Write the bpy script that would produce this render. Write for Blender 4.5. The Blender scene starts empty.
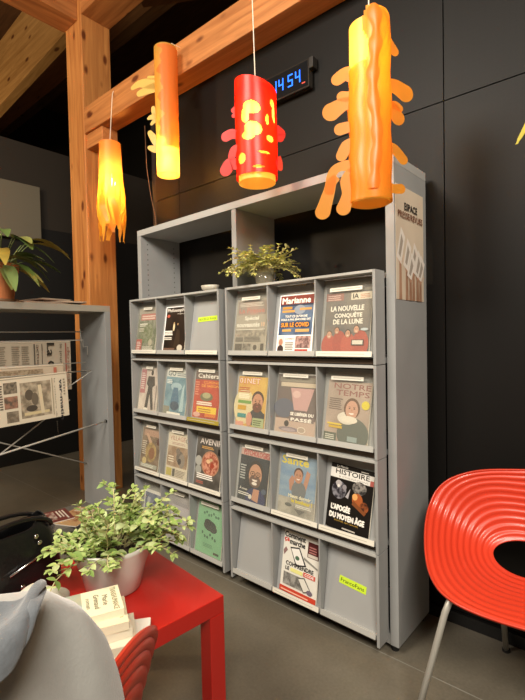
import bpy, bmesh, math, random
from math import sin, cos, pi, radians, atan2, sqrt
from mathutils import Vector, Matrix
COL = bpy.context.scene.collection
SC = bpy.context.scene

# ------------------------------------------------------------------ materials
def lin(c):
    c /= 255.0
    return c / 12.92 if c <= 0.04045 else ((c + 0.055) / 1.055) ** 2.4
def rgb(h):
    h = h.lstrip('#')
    return (lin(int(h[0:2], 16)), lin(int(h[2:4], 16)), lin(int(h[4:6], 16)), 1)
CACHE = {}
def P(hexc, rough=.6, metal=0, noise=0, nscale=20, bump=0, bscale=80, spec=.5, coat=0, stretch=None, hex2=None, sheen=0, lo=.35, hi=.65):
    key = (hexc, rough, metal, noise, nscale, bump, bscale, spec, coat, stretch, hex2, sheen, lo, hi)
    if key in CACHE: return CACHE[key]
    m = bpy.data.materials.new('surface_' + hexc.strip('#')); m.use_nodes = True
    nt = m.node_tree; b = nt.nodes['Principled BSDF']
    b.inputs['Base Color'].default_value = rgb(hexc)
    b.inputs['Roughness'].default_value = rough; b.inputs['Metallic'].default_value = metal
    b.inputs['Specular IOR Level'].default_value = spec; b.inputs['Coat Weight'].default_value = coat
    b.inputs['Sheen Weight'].default_value = sheen
    tc = nt.nodes.new('ShaderNodeTexCoord'); mp = nt.nodes.new('ShaderNodeMapping')
    nt.links.new(tc.outputs['Object'], mp.inputs[0])
    if stretch: mp.inputs['Scale'].default_value = stretch
    if noise or hex2:
        n = nt.nodes.new('ShaderNodeTexNoise'); n.inputs['Scale'].default_value = nscale; n.inputs['Detail'].default_value = 4
        nt.links.new(mp.outputs[0], n.inputs['Vector'])
        r = nt.nodes.new('ShaderNodeValToRGB'); nt.links.new(n.outputs['Fac'], r.inputs[0])
        c = rgb(hexc)
        r.color_ramp.elements[0].position = lo; r.color_ramp.elements[1].position = hi
        if hex2:
            r.color_ramp.elements[0].color = rgb(hex2); r.color_ramp.elements[1].color = c
        else:
            r.color_ramp.elements[0].color = tuple(x * (1 - noise) for x in c[:3]) + (1,)
            r.color_ramp.elements[1].color = tuple(min(1, x * (1 + noise)) for x in c[:3]) + (1,)
        nt.links.new(r.outputs[0], b.inputs['Base Color'])
    if bump:
        n2 = nt.nodes.new('ShaderNodeTexNoise'); n2.inputs['Scale'].default_value = bscale; n2.inputs['Detail'].default_value = 5
        nt.links.new(mp.outputs[0], n2.inputs['Vector'])
        bp = nt.nodes.new('ShaderNodeBump'); bp.inputs['Strength'].default_value = bump; bp.inputs['Distance'].default_value = .01
        nt.links.new(n2.outputs['Fac'], bp.inputs['Height']); nt.links.new(bp.outputs[0], b.inputs['Normal'])
    CACHE[key] = m
    return m
def emit(hexc, s, name='glow'):
    key = ('e', hexc, s)
    if key in CACHE: return CACHE[key]
    m = bpy.data.materials.new(name); m.use_nodes = True; nt = m.node_tree; nt.nodes.clear()
    e = nt.nodes.new('ShaderNodeEmission'); e.inputs[0].default_value = rgb(hexc); e.inputs[1].default_value = s
    o = nt.nodes.new('ShaderNodeOutputMaterial'); nt.links.new(e.outputs[0], o.inputs[0])
    CACHE[key] = m
    return m
def shade(hexd, hext, trans=.6, clear=.12, name='lamp_paper'):
    """thin coloured plastic sheet: diffuse + translucent + a little see-through"""
    key = ('s', hexd, hext, trans, clear)
    if key in CACHE: return CACHE[key]
    m = bpy.data.materials.new(name); m.use_nodes = True; nt = m.node_tree; nt.nodes.clear()
    d = nt.nodes.new('ShaderNodeBsdfDiffuse'); d.inputs[0].default_value = rgb(hexd)
    t = nt.nodes.new('ShaderNodeBsdfTranslucent'); t.inputs[0].default_value = rgb(hext)
    c = nt.nodes.new('ShaderNodeBsdfTransparent'); c.inputs[0].default_value = rgb(hext)
    g = nt.nodes.new('ShaderNodeBsdfGlossy'); g.inputs[1].default_value = .35
    m1 = nt.nodes.new('ShaderNodeMixShader'); m1.inputs[0].default_value = trans
    m2 = nt.nodes.new('ShaderNodeMixShader'); m2.inputs[0].default_value = clear
    m3 = nt.nodes.new('ShaderNodeMixShader'); m3.inputs[0].default_value = .03
    o = nt.nodes.new('ShaderNodeOutputMaterial')
    L = nt.links.new
    L(d.outputs[0], m1.inputs[1]); L(t.outputs[0], m1.inputs[2]); L(m1.outputs[0], m2.inputs[1]); L(c.outputs[0], m2.inputs[2])
    L(m2.outputs[0], m3.inputs[1]); L(g.outputs[0], m3.inputs[2]); L(m3.outputs[0], o.inputs[0])
    CACHE[key] = m
    return m
def clear_sheet(name='clear_acrylic', gloss=.035, tint='#FDFDFB', haze=.05):
    key = ('c', name)
    if key in CACHE: return CACHE[key]
    m = bpy.data.materials.new(name); m.use_nodes = True; nt = m.node_tree; nt.nodes.clear()
    c = nt.nodes.new('ShaderNodeBsdfTransparent'); c.inputs[0].default_value = rgb(tint)
    d = nt.nodes.new('ShaderNodeBsdfDiffuse'); d.inputs[0].default_value = rgb('#E8E4D8')
    g = nt.nodes.new('ShaderNodeBsdfGlossy'); g.inputs[1].default_value = .08
    m0 = nt.nodes.new('ShaderNodeMixShader'); m0.inputs[0].default_value = haze
    m1 = nt.nodes.new('ShaderNodeMixShader'); m1.inputs[0].default_value = gloss
    o = nt.nodes.new('ShaderNodeOutputMaterial'); L = nt.links.new
    L(c.outputs[0], m0.inputs[1]); L(d.outputs[0], m0.inputs[2]); L(m0.outputs[0], m1.inputs[1]); L(g.outputs[0], m1.inputs[2]); L(m1.outputs[0], o.inputs[0])
    CACHE[key] = m
    return m
def wood(c1, c2, axis, rough=.55):
    """timber with long grain along axis and knots"""
    key = ('w', c1, c2, axis)
    if key in CACHE: return CACHE[key]
    m = bpy.data.materials.new('timber'); m.use_nodes = True; nt = m.node_tree; b = nt.nodes['Principled BSDF']; L = nt.links.new
    tc = nt.nodes.new('ShaderNodeTexCoord'); mp = nt.nodes.new('ShaderNodeMapping'); L(tc.outputs['Object'], mp.inputs[0])
    s = [14, 14, 14]; s['xyz'.index(axis)] = .9; mp.inputs['Scale'].default_value = s
    n = nt.nodes.new('ShaderNodeTexNoise'); n.inputs['Scale'].default_value = 1.6; n.inputs['Detail'].default_value = 6; n.inputs['Distortion'].default_value = 1.2
    L(mp.outputs[0], n.inputs['Vector'])
    r = nt.nodes.new('ShaderNodeValToRGB'); L(n.outputs['Fac'], r.inputs[0])
    r.color_ramp.elements[0].position = .3; r.color_ramp.elements[1].position = .7
    r.color_ramp.elements[0].color = rgb(c2); r.color_ramp.elements[1].color = rgb(c1)
    mp2 = nt.nodes.new('ShaderNodeMapping'); s2 = [7, 7, 7]; s2['xyz'.index(axis)] = 3.2; mp2.inputs['Scale'].default_value = s2
    L(tc.outputs['Object'], mp2.inputs[0])
    v = nt.nodes.new('ShaderNodeTexVoronoi'); v.inputs['Scale'].default_value = 1.0; L(mp2.outputs[0], v.inputs['Vector'])
    r2 = nt.nodes.new('ShaderNodeValToRGB'); L(v.outputs['Distance'], r2.inputs[0])
    r2.color_ramp.elements[0].position = .09; r2.color_ramp.elements[1].position = .17
    r2.color_ramp.elements[0].color = (.28, .16, .09, 1); r2.color_ramp.elements[1].color = (1, 1, 1, 1)
    mx = nt.nodes.new('ShaderNodeMix'); mx.data_type = 'RGBA'; mx.blend_type = 'MULTIPLY'; mx.inputs[0].default_value = 1
    L(r.outputs[0], mx.inputs[6]); L(r2.outputs[0], mx.inputs[7]); L(mx.outputs[2], b.inputs['Base Color'])
    b.inputs['Roughness'].default_value = rough
    bp = nt.nodes.new('ShaderNodeBump'); bp.inputs['Strength'].default_value = .15; L(n.outputs['Fac'], bp.inputs['Height']); L(bp.outputs[0], b.inputs['Normal'])
    CACHE[key] = m
    return m

# ------------------------------------------------------------------ mesh builder
class MB:
    def __init__(s): s.v = []; s.f = []; s.mi = []; s.mats = []
    def mat(s, m):
        if m not in s.mats: s.mats.append(m)
        return s.mats.index(m)
    def add(s, vs, fs, m):
        k = len(s.v); i = s.mat(m)
        s.v += [tuple(x) for x in vs]
        for f in fs: s.f.append(tuple(k + a for a in f)); s.mi.append(i)
    def box(s, x0, x1, y0, y1, z0, z1, m, M=None):
        vs = [Vector((x, y, z)) for z in (z0, z1) for y in (y0, y1) for x in (x0, x1)]
        if M: vs = [M @ v for v in vs]
        s.add(vs, [(0, 2, 3, 1), (4, 5, 7, 6), (0, 1, 5, 4), (2, 6, 7, 3), (0, 4, 6, 2), (1, 3, 7, 5)], m)
        return s
    def prism(s, pts, z0, z1, m, M=None):
        """polygon in local xy extruded in z"""
        n = len(pts)
        vs = [Vector((p[0], p[1], z0)) for p in pts] + [Vector((p[0], p[1], z1)) for p in pts]
        if M: vs = [M @ v for v in vs]
        s.add(vs, [tuple(range(n))[::-1], tuple(range(n, 2 * n))] + [(i, (i + 1) % n, n + (i + 1) % n, n + i) for i in range(n)], m)
        return s
    def tube(s, pts, r, m, seg=8, caps=True):
        pts = [Vector(p) for p in pts]; n = len(pts)
        rr = r if isinstance(r, (list, tuple)) else [r] * n
        vs = []; ref = None
        for i, p in enumerate(pts):
            d = (pts[min(i + 1, n - 1)] - pts[max(i - 1, 0)]).normalized()
            if ref is None:
                ref = Vector((0, 0, 1)) if abs(d.z) < .9 else Vector((1, 0, 0))
            u = (ref - d * ref.dot(d)).normalized(); w = d.cross(u); ref = u
            for k in range(seg):
                a = 2 * pi * k / seg
                vs.append(p + (u * cos(a) + w * sin(a)) * rr[i])
        fs = [(i * seg + k, i * seg + (k + 1) % seg, (i + 1) * seg + (k + 1) % seg, (i + 1) * seg + k) for i in range(n - 1) for k in range(seg)]
        if caps: fs += [tuple(range(seg))[::-1], tuple(range((n - 1) * seg, n * seg))]
        s.add(vs, fs, m); return s
    def lathe(s, prof, m, c=(0, 0, 0), seg=32, wob=None):
        vs = []
        for j, (r, z) in enumerate(prof):
            for k in range(seg):
                a = 2 * pi * k / seg; q = r * (wob(a, z) if wob else 1)
                vs.append((c[0] + q * cos(a), c[1] + q * sin(a), c[2] + z))
        n = len(prof)
        fs = [(i * seg + k, i * seg + (k + 1) % seg, (i + 1) * seg + (k + 1) % seg, (i + 1) * seg + k) for i in range(n - 1) for k in range(seg)]
        s.add(vs, fs, m); return s
    def sphere(s, c, r, m, seg=14, sc=(1, 1, 1)):
        vs = []; R = seg // 2 + 1
        for i in range(R + 1):
            t = pi * i / R
            for k in range(seg):
                a = 2 * pi * k / seg
                vs.append((c[0] + r * sc[0] * sin(t) * cos(a), c[1] + r * sc[1] * sin(t) * sin(a), c[2] - r * sc[2] * cos(t)))
        s.add(vs, [(i * seg + k, i * seg + (k + 1) % seg, (i + 1) * seg + (k + 1) % seg, (i + 1) * seg + k) for i in range(R) for k in range(seg)], m)
        return s
    def build(s, name, parent=None, smooth=False, bevel=0, solid=0, sub=0):
        me = bpy.data.meshes.new(name); me.from_pydata(s.v, [], s.f)
        for m in s.mats: me.materials.append(m)
        me.polygons.foreach_set('material_index', s.mi)
        if smooth: me.polygons.foreach_set('use_smooth', [True] * len(me.polygons))
        me.update()
        o = bpy.data.objects.new(name, me); COL.objects.link(o)
        if parent: o.parent = parent
        if solid:
            d = o.modifiers.new('thickness', 'SOLIDIFY'); d.thickness = solid; d.offset = 0
        if sub:
            d = o.modifiers.new('smooth', 'SUBSURF'); d.levels = sub; d.render_levels = sub
        if bevel:
            d = o.modifiers.new('edge', 'BEVEL'); d.width = bevel; d.segments = 2; d.limit_method = 'ANGLE'; d.angle_limit = radians(50)
        return o
def empty(name, loc, label, cat, group=None, rot=None, M=None):
    o = bpy.data.objects.new(name, None); COL.objects.link(o); o.empty_display_size = .05
    o.location = loc
    if rot: o.rotation_euler = rot
    if M is not None: o.matrix_world = M
    tag(o, label, cat, group); return o
def tag(o, label, cat, group=None):
    o['label'] = label; o['category'] = cat
    if group: o['group'] = group
    return o
def struct(o): o['kind'] = 'structure'; return o
def orient(x, y, z, p):
    x, y, z = Vector(x), Vector(y), Vector(z)
    return Matrix(((x.x, y.x, z.x, p[0]), (x.y, y.y, z.y, p[1]), (x.z, y.z, z.z, p[2]), (0, 0, 0, 1)))

# ------------------------------------------------------------------ text as mesh
TXT = {}
def text_mesh(t):
    if t in TXT: return TXT[t]
    cu = bpy.data.curves.new('lettering', 'FONT'); cu.body = t; cu.size = 1; cu.resolution_u = 2
    o = bpy.data.objects.new('lettering', cu); COL.objects.link(o)
    bpy.context.view_layer.update()
    me = o.evaluated_get(bpy.context.evaluated_depsgraph_get()).to_mesh()
    vs = [(v.co.x, v.co.y) for v in me.vertices]; fs = [tuple(p.vertices) for p in me.polygons]
    bpy.data.objects.remove(o); bpy.data.curves.remove(cu)
    x0 = min(v[0] for v in vs); x1 = max(v[0] for v in vs); y0 = min(v[1] for v in vs); y1 = max(v[1] for v in vs)
    vs = [((x - x0) / (x1 - x0), (y - y0) / max(y1 - y0, 1e-6)) for x, y in vs]
    TXT[t] = (vs, fs); return TXT[t]

class Sheet:
    """a printed sheet W x H (x right, y up, z out of the page): layers of flat ink"""
    def __init__(s, W, H, base, T=.004, edge='#CFC8BA', z0=0):
        s.W, s.H = W, H; s.mb = MB(); s.z = T + z0
        s.mb.box(-W / 2, W / 2, 0, H, z0, T + z0, s.m(edge))
        s.R(0, 0, 1, 1, base)
    def m(s, c):
        if not isinstance(c, str): return c
        return P(c, rough=.42, spec=.35)
    def pts(s, pl, c):
        s.z += .00012
        s.mb.add([((x - .5) * s.W, y * s.H, s.z) for x, y in pl], [tuple(range(len(pl)))], s.m(c)); return s
    def R(s, x0, y0, x1, y1, c): return s.pts([(x0, y0), (x1, y0), (x1, y1), (x0, y1)], c)
    def E(s, cx, cy, rx, ry, c, rot=0, n=20, a0=0, a1=360):
        full = a1 - a0 >= 360
        L = []
        for k in range(n + (0 if full else 1)):
            a = radians(a0 + (a1 - a0) * k / n); x, y = rx * cos(a) * s.W, ry * sin(a) * s.H
            b = radians(rot); L.append((cx + (x * cos(b) - y * sin(b)) / s.W, cy + (x * sin(b) + y * cos(b)) / s.H))
        return s.pts(L, c)
    def T(s, t, x, y, w, h, c, rot=0, slant=0, bold=0):
        vs, fs = text_mesh(t); s.z += .00012
        b = radians(rot)
        offs = [(0, 0)] if not bold else [(-bold, 0), (bold, 0), (0, bold * .7), (0, -bold * .7)]
        for ox, oy in offs:
            out = []
            for vx, vy in vs:
                X = (vx * w + slant * vy * h) * s.W + ox * s.W; Y = vy * h * s.H + oy * s.H
                out.append(((x - .5) * s.W + X * cos(b) - Y * sin(b), y * s.H + X * sin(b) + Y * cos(b), s.z + ox * .002))
            s.mb.add(out, fs, s.m(c))
        return s
    def lines(s, x0, y0, x1, y1, n, c, seed=1, fill=.5):
        r = random.Random(seed); h = (y1 - y0) / n
        for k in range(n):
            e = x1 - (x1 - x0) * r.random() * .25
            s.R(x0, y0 + k * h, e, y0 + k * h + h * fill, c)
        return s
    def face(s, cx, cy, r, skin, hair, smile=True, glasses=False, beard=None, long=False):
        a = s.W / s.H
        s.E(cx, cy + r * a * .42, r * 1.0, r * a * 1.02, hair)
        if long: s.E(cx, cy + r * a * .1, r * 1.15, r * a * 1.25, hair)
        s.E(cx, cy - r * a * .05, r * .88, r * a * 1.15, skin)
        if beard: s.E(cx, cy - r * a * .62, r * .78, r * a * .62, beard)
        s.E(cx - r * .34, cy + r * a * .12, r * .12, r * a * .07, '#2A2018'); s.E(cx + r * .34, cy + r * a * .12, r * .12, r * a * .07, '#2A2018')
        s.R(cx - r * .5, cy + r * a * .28, cx - r * .16, cy + r * a * .34, hair); s.R(cx + r * .16, cy + r * a * .28, cx + r * .5, cy + r * a * .34, hair)
        s.pts([(cx - r * .1, cy - r * a * .22), (cx + r * .12, cy - r * a * .22), (cx + r * .02, cy + r * a * .1)], P('#B98264', rough=.5))
        if smile: s.E(cx, cy - r * a * .45, r * .36, r * a * .2, '#F2E6DC', a0=180, a1=360)
        else: s.E(cx, cy - r * a * .5, r * .22, r * a * .08, '#A0564A')
        if glasses:
            for k in (-1, 1):
                s.E(cx + k * r * .38, cy + r * a * .1, r * .33, r * a * .24, '#241C18'); s.E(cx + k * r * .38, cy + r * a * .1, r * .26, r * a * .18, skin)
                s.E(cx + k * r * .38, cy + r * a * .1, r * .1, r * a * .07, '#2A2018')
            s.R(cx - r * .1, cy + r * a * .12, cx + r * .1, cy + r * a * .17, '#241C18')
        return s
    def build(s, name, parent): return s.mb.build(name, parent)
def mot(c1, c2, sc=40, lo=.4, hi=.6, stretch=None): return P(c1, rough=.45, spec=.35, hex2=c2, nscale=sc, lo=lo, hi=hi, stretch=stretch)

# ------------------------------------------------------------------ camera (solved from the photograph's vanishing points)
cam = bpy.data.cameras.new('camera'); co = bpy.data.objects.new('camera', cam); COL.objects.link(co)
YAW, PIT, ROL = .7065, -.0288, -.0200
fw = Vector((-sin(YAW) * cos(PIT), cos(YAW) * cos(PIT), sin(PIT))); rt = Vector((cos(YAW), sin(YAW), 0)); up = rt.cross(fw)
r2 = rt * cos(ROL) + up * sin(ROL); u2 = -rt * sin(ROL) + up * cos(ROL)
co.matrix_world = orient(r2, u2, -fw, (0, 0, 1.25))
cam.sensor_fit = 'VERTICAL'; cam.sensor_height = 36; cam.lens = 446.7 / 700 * 36; cam.clip_start = .02
SC.camera = co
SC.view_settings.view_transform = 'Standard'; SC.view_settings.look = 'None'; SC.view_settings.gamma = 1
SC.view_settings.exposure = 0.0

# ------------------------------------------------------------------ setting
GREY = P('#969796', rough=.42, noise=.04, nscale=6, bump=.03, bscale=400)
GREYL = P('#A7A7A4', rough=.4, noise=.03, nscale=6)
def floor_mat():
    m = bpy.data.materials.new('linoleum'); m.use_nodes = True; nt = m.node_tree; b = nt.nodes['Principled BSDF']; L = nt.links.new
    tc = nt.nodes.new('ShaderNodeTexCoord')
    n = nt.nodes.new('ShaderNodeTexNoise'); n.inputs['Scale'].default_value = 1.3; n.inputs['Detail'].default_value = 8; n.inputs['Roughness'].default_value = .7
    n2 = nt.nodes.new('ShaderNodeTexNoise'); n2.inputs['Scale'].default_value = 90; n2.inputs['Detail'].default_value = 2
    L(tc.outputs['Object'], n.inputs['Vector']); L(tc.outputs['Object'], n2.inputs['Vector'])
    a = nt.nodes.new('ShaderNodeMath'); a.operation = 'ADD'; s = nt.nodes.new('ShaderNodeMath'); s.operation = 'MULTIPLY'; s.inputs[1].default_value = .35
    L(n2.outputs['Fac'], s.inputs[0]); L(n.outputs['Fac'], a.inputs[0]); L(s.outputs[0], a.inputs[1])
    r = nt.nodes.new('ShaderNodeValToRGB'); L(a.outputs[0], r.inputs[0])
    r.color_ramp.elements[0].position = .45; r.color_ramp.elements[1].position = .9
    r.color_ramp.elements[0].color = rgb('#5B564B'); r.color_ramp.elements[1].color = rgb('#787163')
    # welded sheet seams every 1.9 m
    sx = nt.nodes.new('ShaderNodeSeparateXYZ'); L(tc.outputs['Object'], sx.inputs[0])
    w = nt.nodes.new('ShaderNodeMath'); w.operation = 'PINGPONG'; w.inputs[1].default_value = .95
    ad = nt.nodes.new('ShaderNodeMath'); ad.operation = 'ADD'; ad.inputs[1].default_value = 2.2
    L(sx.outputs['Y'], ad.inputs[0]); L(ad.outputs[0], w.inputs[0])
    lt = nt.nodes.new('ShaderNodeMath'); lt.operation = 'LESS_THAN'; lt.inputs[1].default_value = .0022; L(w.outputs[0], lt.inputs[0])
    mx = nt.nodes.new('ShaderNodeMix'); mx.data_type = 'RGBA'; L(lt.outputs[0], mx.inputs[0]); L(r.outputs[0], mx.inputs[6]); mx.inputs[7].default_value = rgb('#85837B')
    L(mx.outputs[2], b.inputs['Base Color'])
    b.inputs['Roughness'].default_value = .33; b.inputs['Specular IOR Level'].default_value = .5
    bp = nt.nodes.new('ShaderNodeBump'); bp.inputs['Strength'].default_value = .04; L(n2.outputs['Fac'], bp.inputs['Height']); L(bp.outputs[0], b.inputs['Normal'])
    return m
FL = floor_mat()
struct(MB().box(-8.5, 3, -3, 5, -.1, 0, FL).build('floor'))
DARKW = P('#15120F', rough=.6, noise=.2, nscale=3)
def panel_mat():
    m = bpy.data.materials.new('black_perforated_panel'); m.use_nodes = True; nt = m.node_tree; b = nt.nodes['Principled BSDF']; L = nt.links.new
    tc = nt.nodes.new('ShaderNodeTexCoord'); sx = nt.nodes.new('ShaderNodeSeparateXYZ'); L(tc.outputs['Object'], sx.inputs[0])
    def cell(o):
        d = nt.nodes.new('ShaderNodeMath'); d.operation = 'PINGPONG'; d.inputs[1].default_value = .011; L(o, d.inputs[0])
        e = nt.nodes.new('ShaderNodeMath'); e.operation = 'POWER'; e.inputs[1].default_value = 2; L(d.outputs[0], e.inputs[0]); return e
    x, z = cell(sx.outputs['X']), cell(sx.outputs['Z'])
    a = nt.nodes.new('ShaderNodeMath'); a.operation = 'ADD'; L(x.outputs[0], a.inputs[0]); L(z.outputs[0], a.inputs[1])
    lt = nt.nodes.new('ShaderNodeMath'); lt.operation = 'LESS_THAN'; lt.inputs[1].default_value = .004 ** 2; L(a.outputs[0], lt.inputs[0])
    gz = nt.nodes.new('ShaderNodeMath'); gz.operation = 'GREATER_THAN'; gz.inputs[1].default_value = 1.72; L(sx.outputs['Z'], gz.inputs[0])
    mu = nt.nodes.new('ShaderNodeMath'); mu.operation = 'MULTIPLY'; L(lt.outputs[0], mu.inputs[0]); L(gz.outputs[0], mu.inputs[1])
    mx = nt.nodes.new('ShaderNodeMix'); mx.data_type = 'RGBA'; L(mu.outputs[0], mx.inputs[0]); mx.inputs[6].default_value = rgb('#0F0D0B'); mx.inputs[7].default_value = rgb('#0C0A08')
    L(mx.outputs[2], b.inputs['Base Color']); b.inputs['Roughness'].default_value = .5; b.inputs['Specular IOR Level'].default_value = .22
    return m
PAN = panel_mat(); YW = 1.975
w = MB(); g = .0025
w.box(-2.66, 3, YW + .012, YW + .08, 0, 2.9, P('#060504', rough=.9))
XS = [-2.66, -2.40, -.648, 1.1, 3]
for i in range(4):
    for z0, z1 in ((0.05, 2.235), (2.235, 2.9)):
        w.box(XS[i] + g, XS[i + 1] - g, YW, YW + .014, z0 + g, z1 - g, PAN)
struct(w.build('wall_back'))
struct(MB().box(-2.66, 3, YW - .016, YW + .001, 0, .05, P('#0D0C0B', rough=.4)).build('baseboard_back'))
struct(MB().box(-2.74, -2.66, YW + .03, 5, 0, 2.9, DARKW).build('wall_return'))
struct(MB().box(-8.5, 3, 5, 5.1, 0, 6, P('#0B0907', rough=.8)).build('wall_far'))
struct(MB().box(-4.97, -4.87, -3, 5, 0, 2.45, P('#0E0C0A', rough=.6)).box(-4.97, -4.87, -3, 5, 2.45, 3.3, P('#2A231B', rough=.7)).build('wall_left'))
struct(MB().box(-8.6, -8.5, -3, 5, 0, 6, P('#1A150F', rough=.8)).build('wall_outer_left'))
LIGHTW = P('#8C857A', rough=.8)
struct(MB().box(3, 3.1, -3, 5, 0, 6, LIGHTW).build('wall_right'))
struct(MB().box(-8.5, 3, -3.1, -3, 0, 6, LIGHTW).build('wall_front'))
struct(MB().box(-8.6, 3.1, -3.1, 5.1, 5.6, 5.7, P('#6A4526', rough=.7, noise=.2, nscale=3, stretch=(1, 12, 1))).build('ceiling'))
# timber structure
WX = wood('#C08048', '#955A2C', 'x'); WY = wood('#B87842', '#8E5428', 'y'); WZ = wood('#C98849', '#A0622F', 'z')
WPALE = wood('#B58C55', '#8F6836', 'x')
struct(MB().box(-3.6, -3.35, 1.82, 2.07, 0, 4.1, WZ).build('trim_post', bevel=.006))
struct(MB().box(-3.35, 3, 1.82, 1.97, 2.875, 3.075, WX).build('trim_tie_beam', bevel=.005))
struct(MB().box(-3.35, -3.12, 1.84, 1.97, 2.76, 2.875, WX).build('trim_beam_block', bevel=.004))
struct(MB().box(-3.62, -3.40, -2.9, 1.82, 3.77, 4.1, WY).build('trim_cross_beam', bevel=.006))
struct(MB().box(-3.35, 3, 1.82, 2.07, 3.8, 4.1, WX).build('trim_upper_beam', bevel=.006))
m = MB(); m.prism([(-8.4, 3.87), (-3.4, 4.21), (-3.4, 4.9), (-8.4, 4.6)], -2.2, -2.1, WPALE, Matrix.Rotation(pi / 2, 4, 'X')); struct(m.build('trim_rafter'))
struct(MB().box(-8.4, 3, 3.0, 3.14, 4.81, 5.3, wood('#8A5F34', '#6A4524', 'x')).build('trim_purlin'))
def beam(a, b, w, h, name, mt):
    a, b = Vector(a), Vector(b); d = b - a; L = d.length; d.normalize(); s = d.cross(Vector((0, 0, 1))).normalized(); u = s.cross(d)
    return struct(MB().box(0, L, -w / 2, w / 2, 0, h, mt, orient(d, s, u, a)).build(name))
beam((-3.3, 2.35, 4.15), (-1.6, 3.6, 4.28), .12, .2, 'trim_brace', wood('#8A5A30', '#6A4222', 'x'))
tag(MB().box(-4.87, -4.80, 1.2, 2.1, 2.30, 2.86, P('#6E6758', rough=.6)).build('wall_panel', bevel=.008), 'plain grey panel mounted on dark left wall above potted plant', 'panel')

# ------------------------------------------------------------------ cabinet + racks
RY = -.0221; CX, CY = -2.4405, 1.6600; W, D, H = 1.7231, .305, 1.9355
RC = Matrix.Translation((CX, CY, 0)) @ Matrix.Rotation(RY, 4, 'Z')
cab = empty('storage_cabinet', (0, 0, 0), 'tall open grey cabinet standing behind the magazine racks against black wall', 'cabinet', M=RC)
t = .036
sp = MB().box(0, t, 0, D, .03, H - t, GREY).build('side_panel', cab, bevel=.0015)
MB().box(W - t, W, 0, D, .03, H - t, GREY).build('side_panel', cab, bevel=.0015)
MB().box(0, W, 0, D, H - t, H, GREYL).build('top_panel', cab, bevel=.0015)
MB().box(W / 2 - .016, W / 2 + .016, .004, D, .07, H - t, GREY).build('divider', cab, bevel=.001)
MB().box(t, W - t, 0.004, D, .03, .07, GREY).build('bottom_panel', cab)
for z in (.42, .78, 1.14, 1.47):
    for a, b in ((t, W / 2 - .016), (W / 2 + .016, W - t)):
        MB().box(a, b, .012, D, z, z + .02, GREY).build('shelf', cab)
hm = P('#2A2926'); m = MB()
for z in [1.5 + .032 * k for k in range(12)]:
    for y in (.05, D - .05): MB().box(t, t + .0006, y - .003, y + .003, z - .003, z + .003, hm).build('pin_hole', sp)
for u in (.03, W - .03):
    for v in (.03, D - .03):
        MB().lathe([(0, 0), (.016, 0), (.016, .03), (0, .03)], P('#1A1A1A'), (u, v, 0), 12).build('foot', cab)

HR, ZR, DR = 1.4972, .0504, .0767; RH = (HR - ZR) / 4; TS = .012
TAU = atan2(.052, .315)
RAIL = P('#AEAEAA', rough=.35); FLAP = P('#9E9F9E', rough=.38, noise=.03, nscale=5); GAP_SHADE = P('#4A3A2A', rough=.7)
WHT = P('#DEDACD', rough=.4); PLX = clear_sheet()
def strip_label(mb, x0, x1, y, z0, h, seed):
    """white label strip with a faint line of print (facing -y)"""
    mb.box(x0, x1, y - .0012, y, z0, z0 + h, WHT)
    mb.box(x0 + .008, x0 + (x1 - x0) * .88, y - .0016, y - .0012, z0 + h * .42, z0 + h * .58, P('#A9A59B'))
def flap_M(u, row):
    """matrix of a compartment's tilted flap, origin at its bottom centre, cabinet frame"""
    zb = HR - RH * (row + 1) + .042
    return RC @ Matrix.Translation((u, -DR + .024, zb)) @ Matrix.Rotation(pi / 2 - TAU, 4, 'X')
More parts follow.
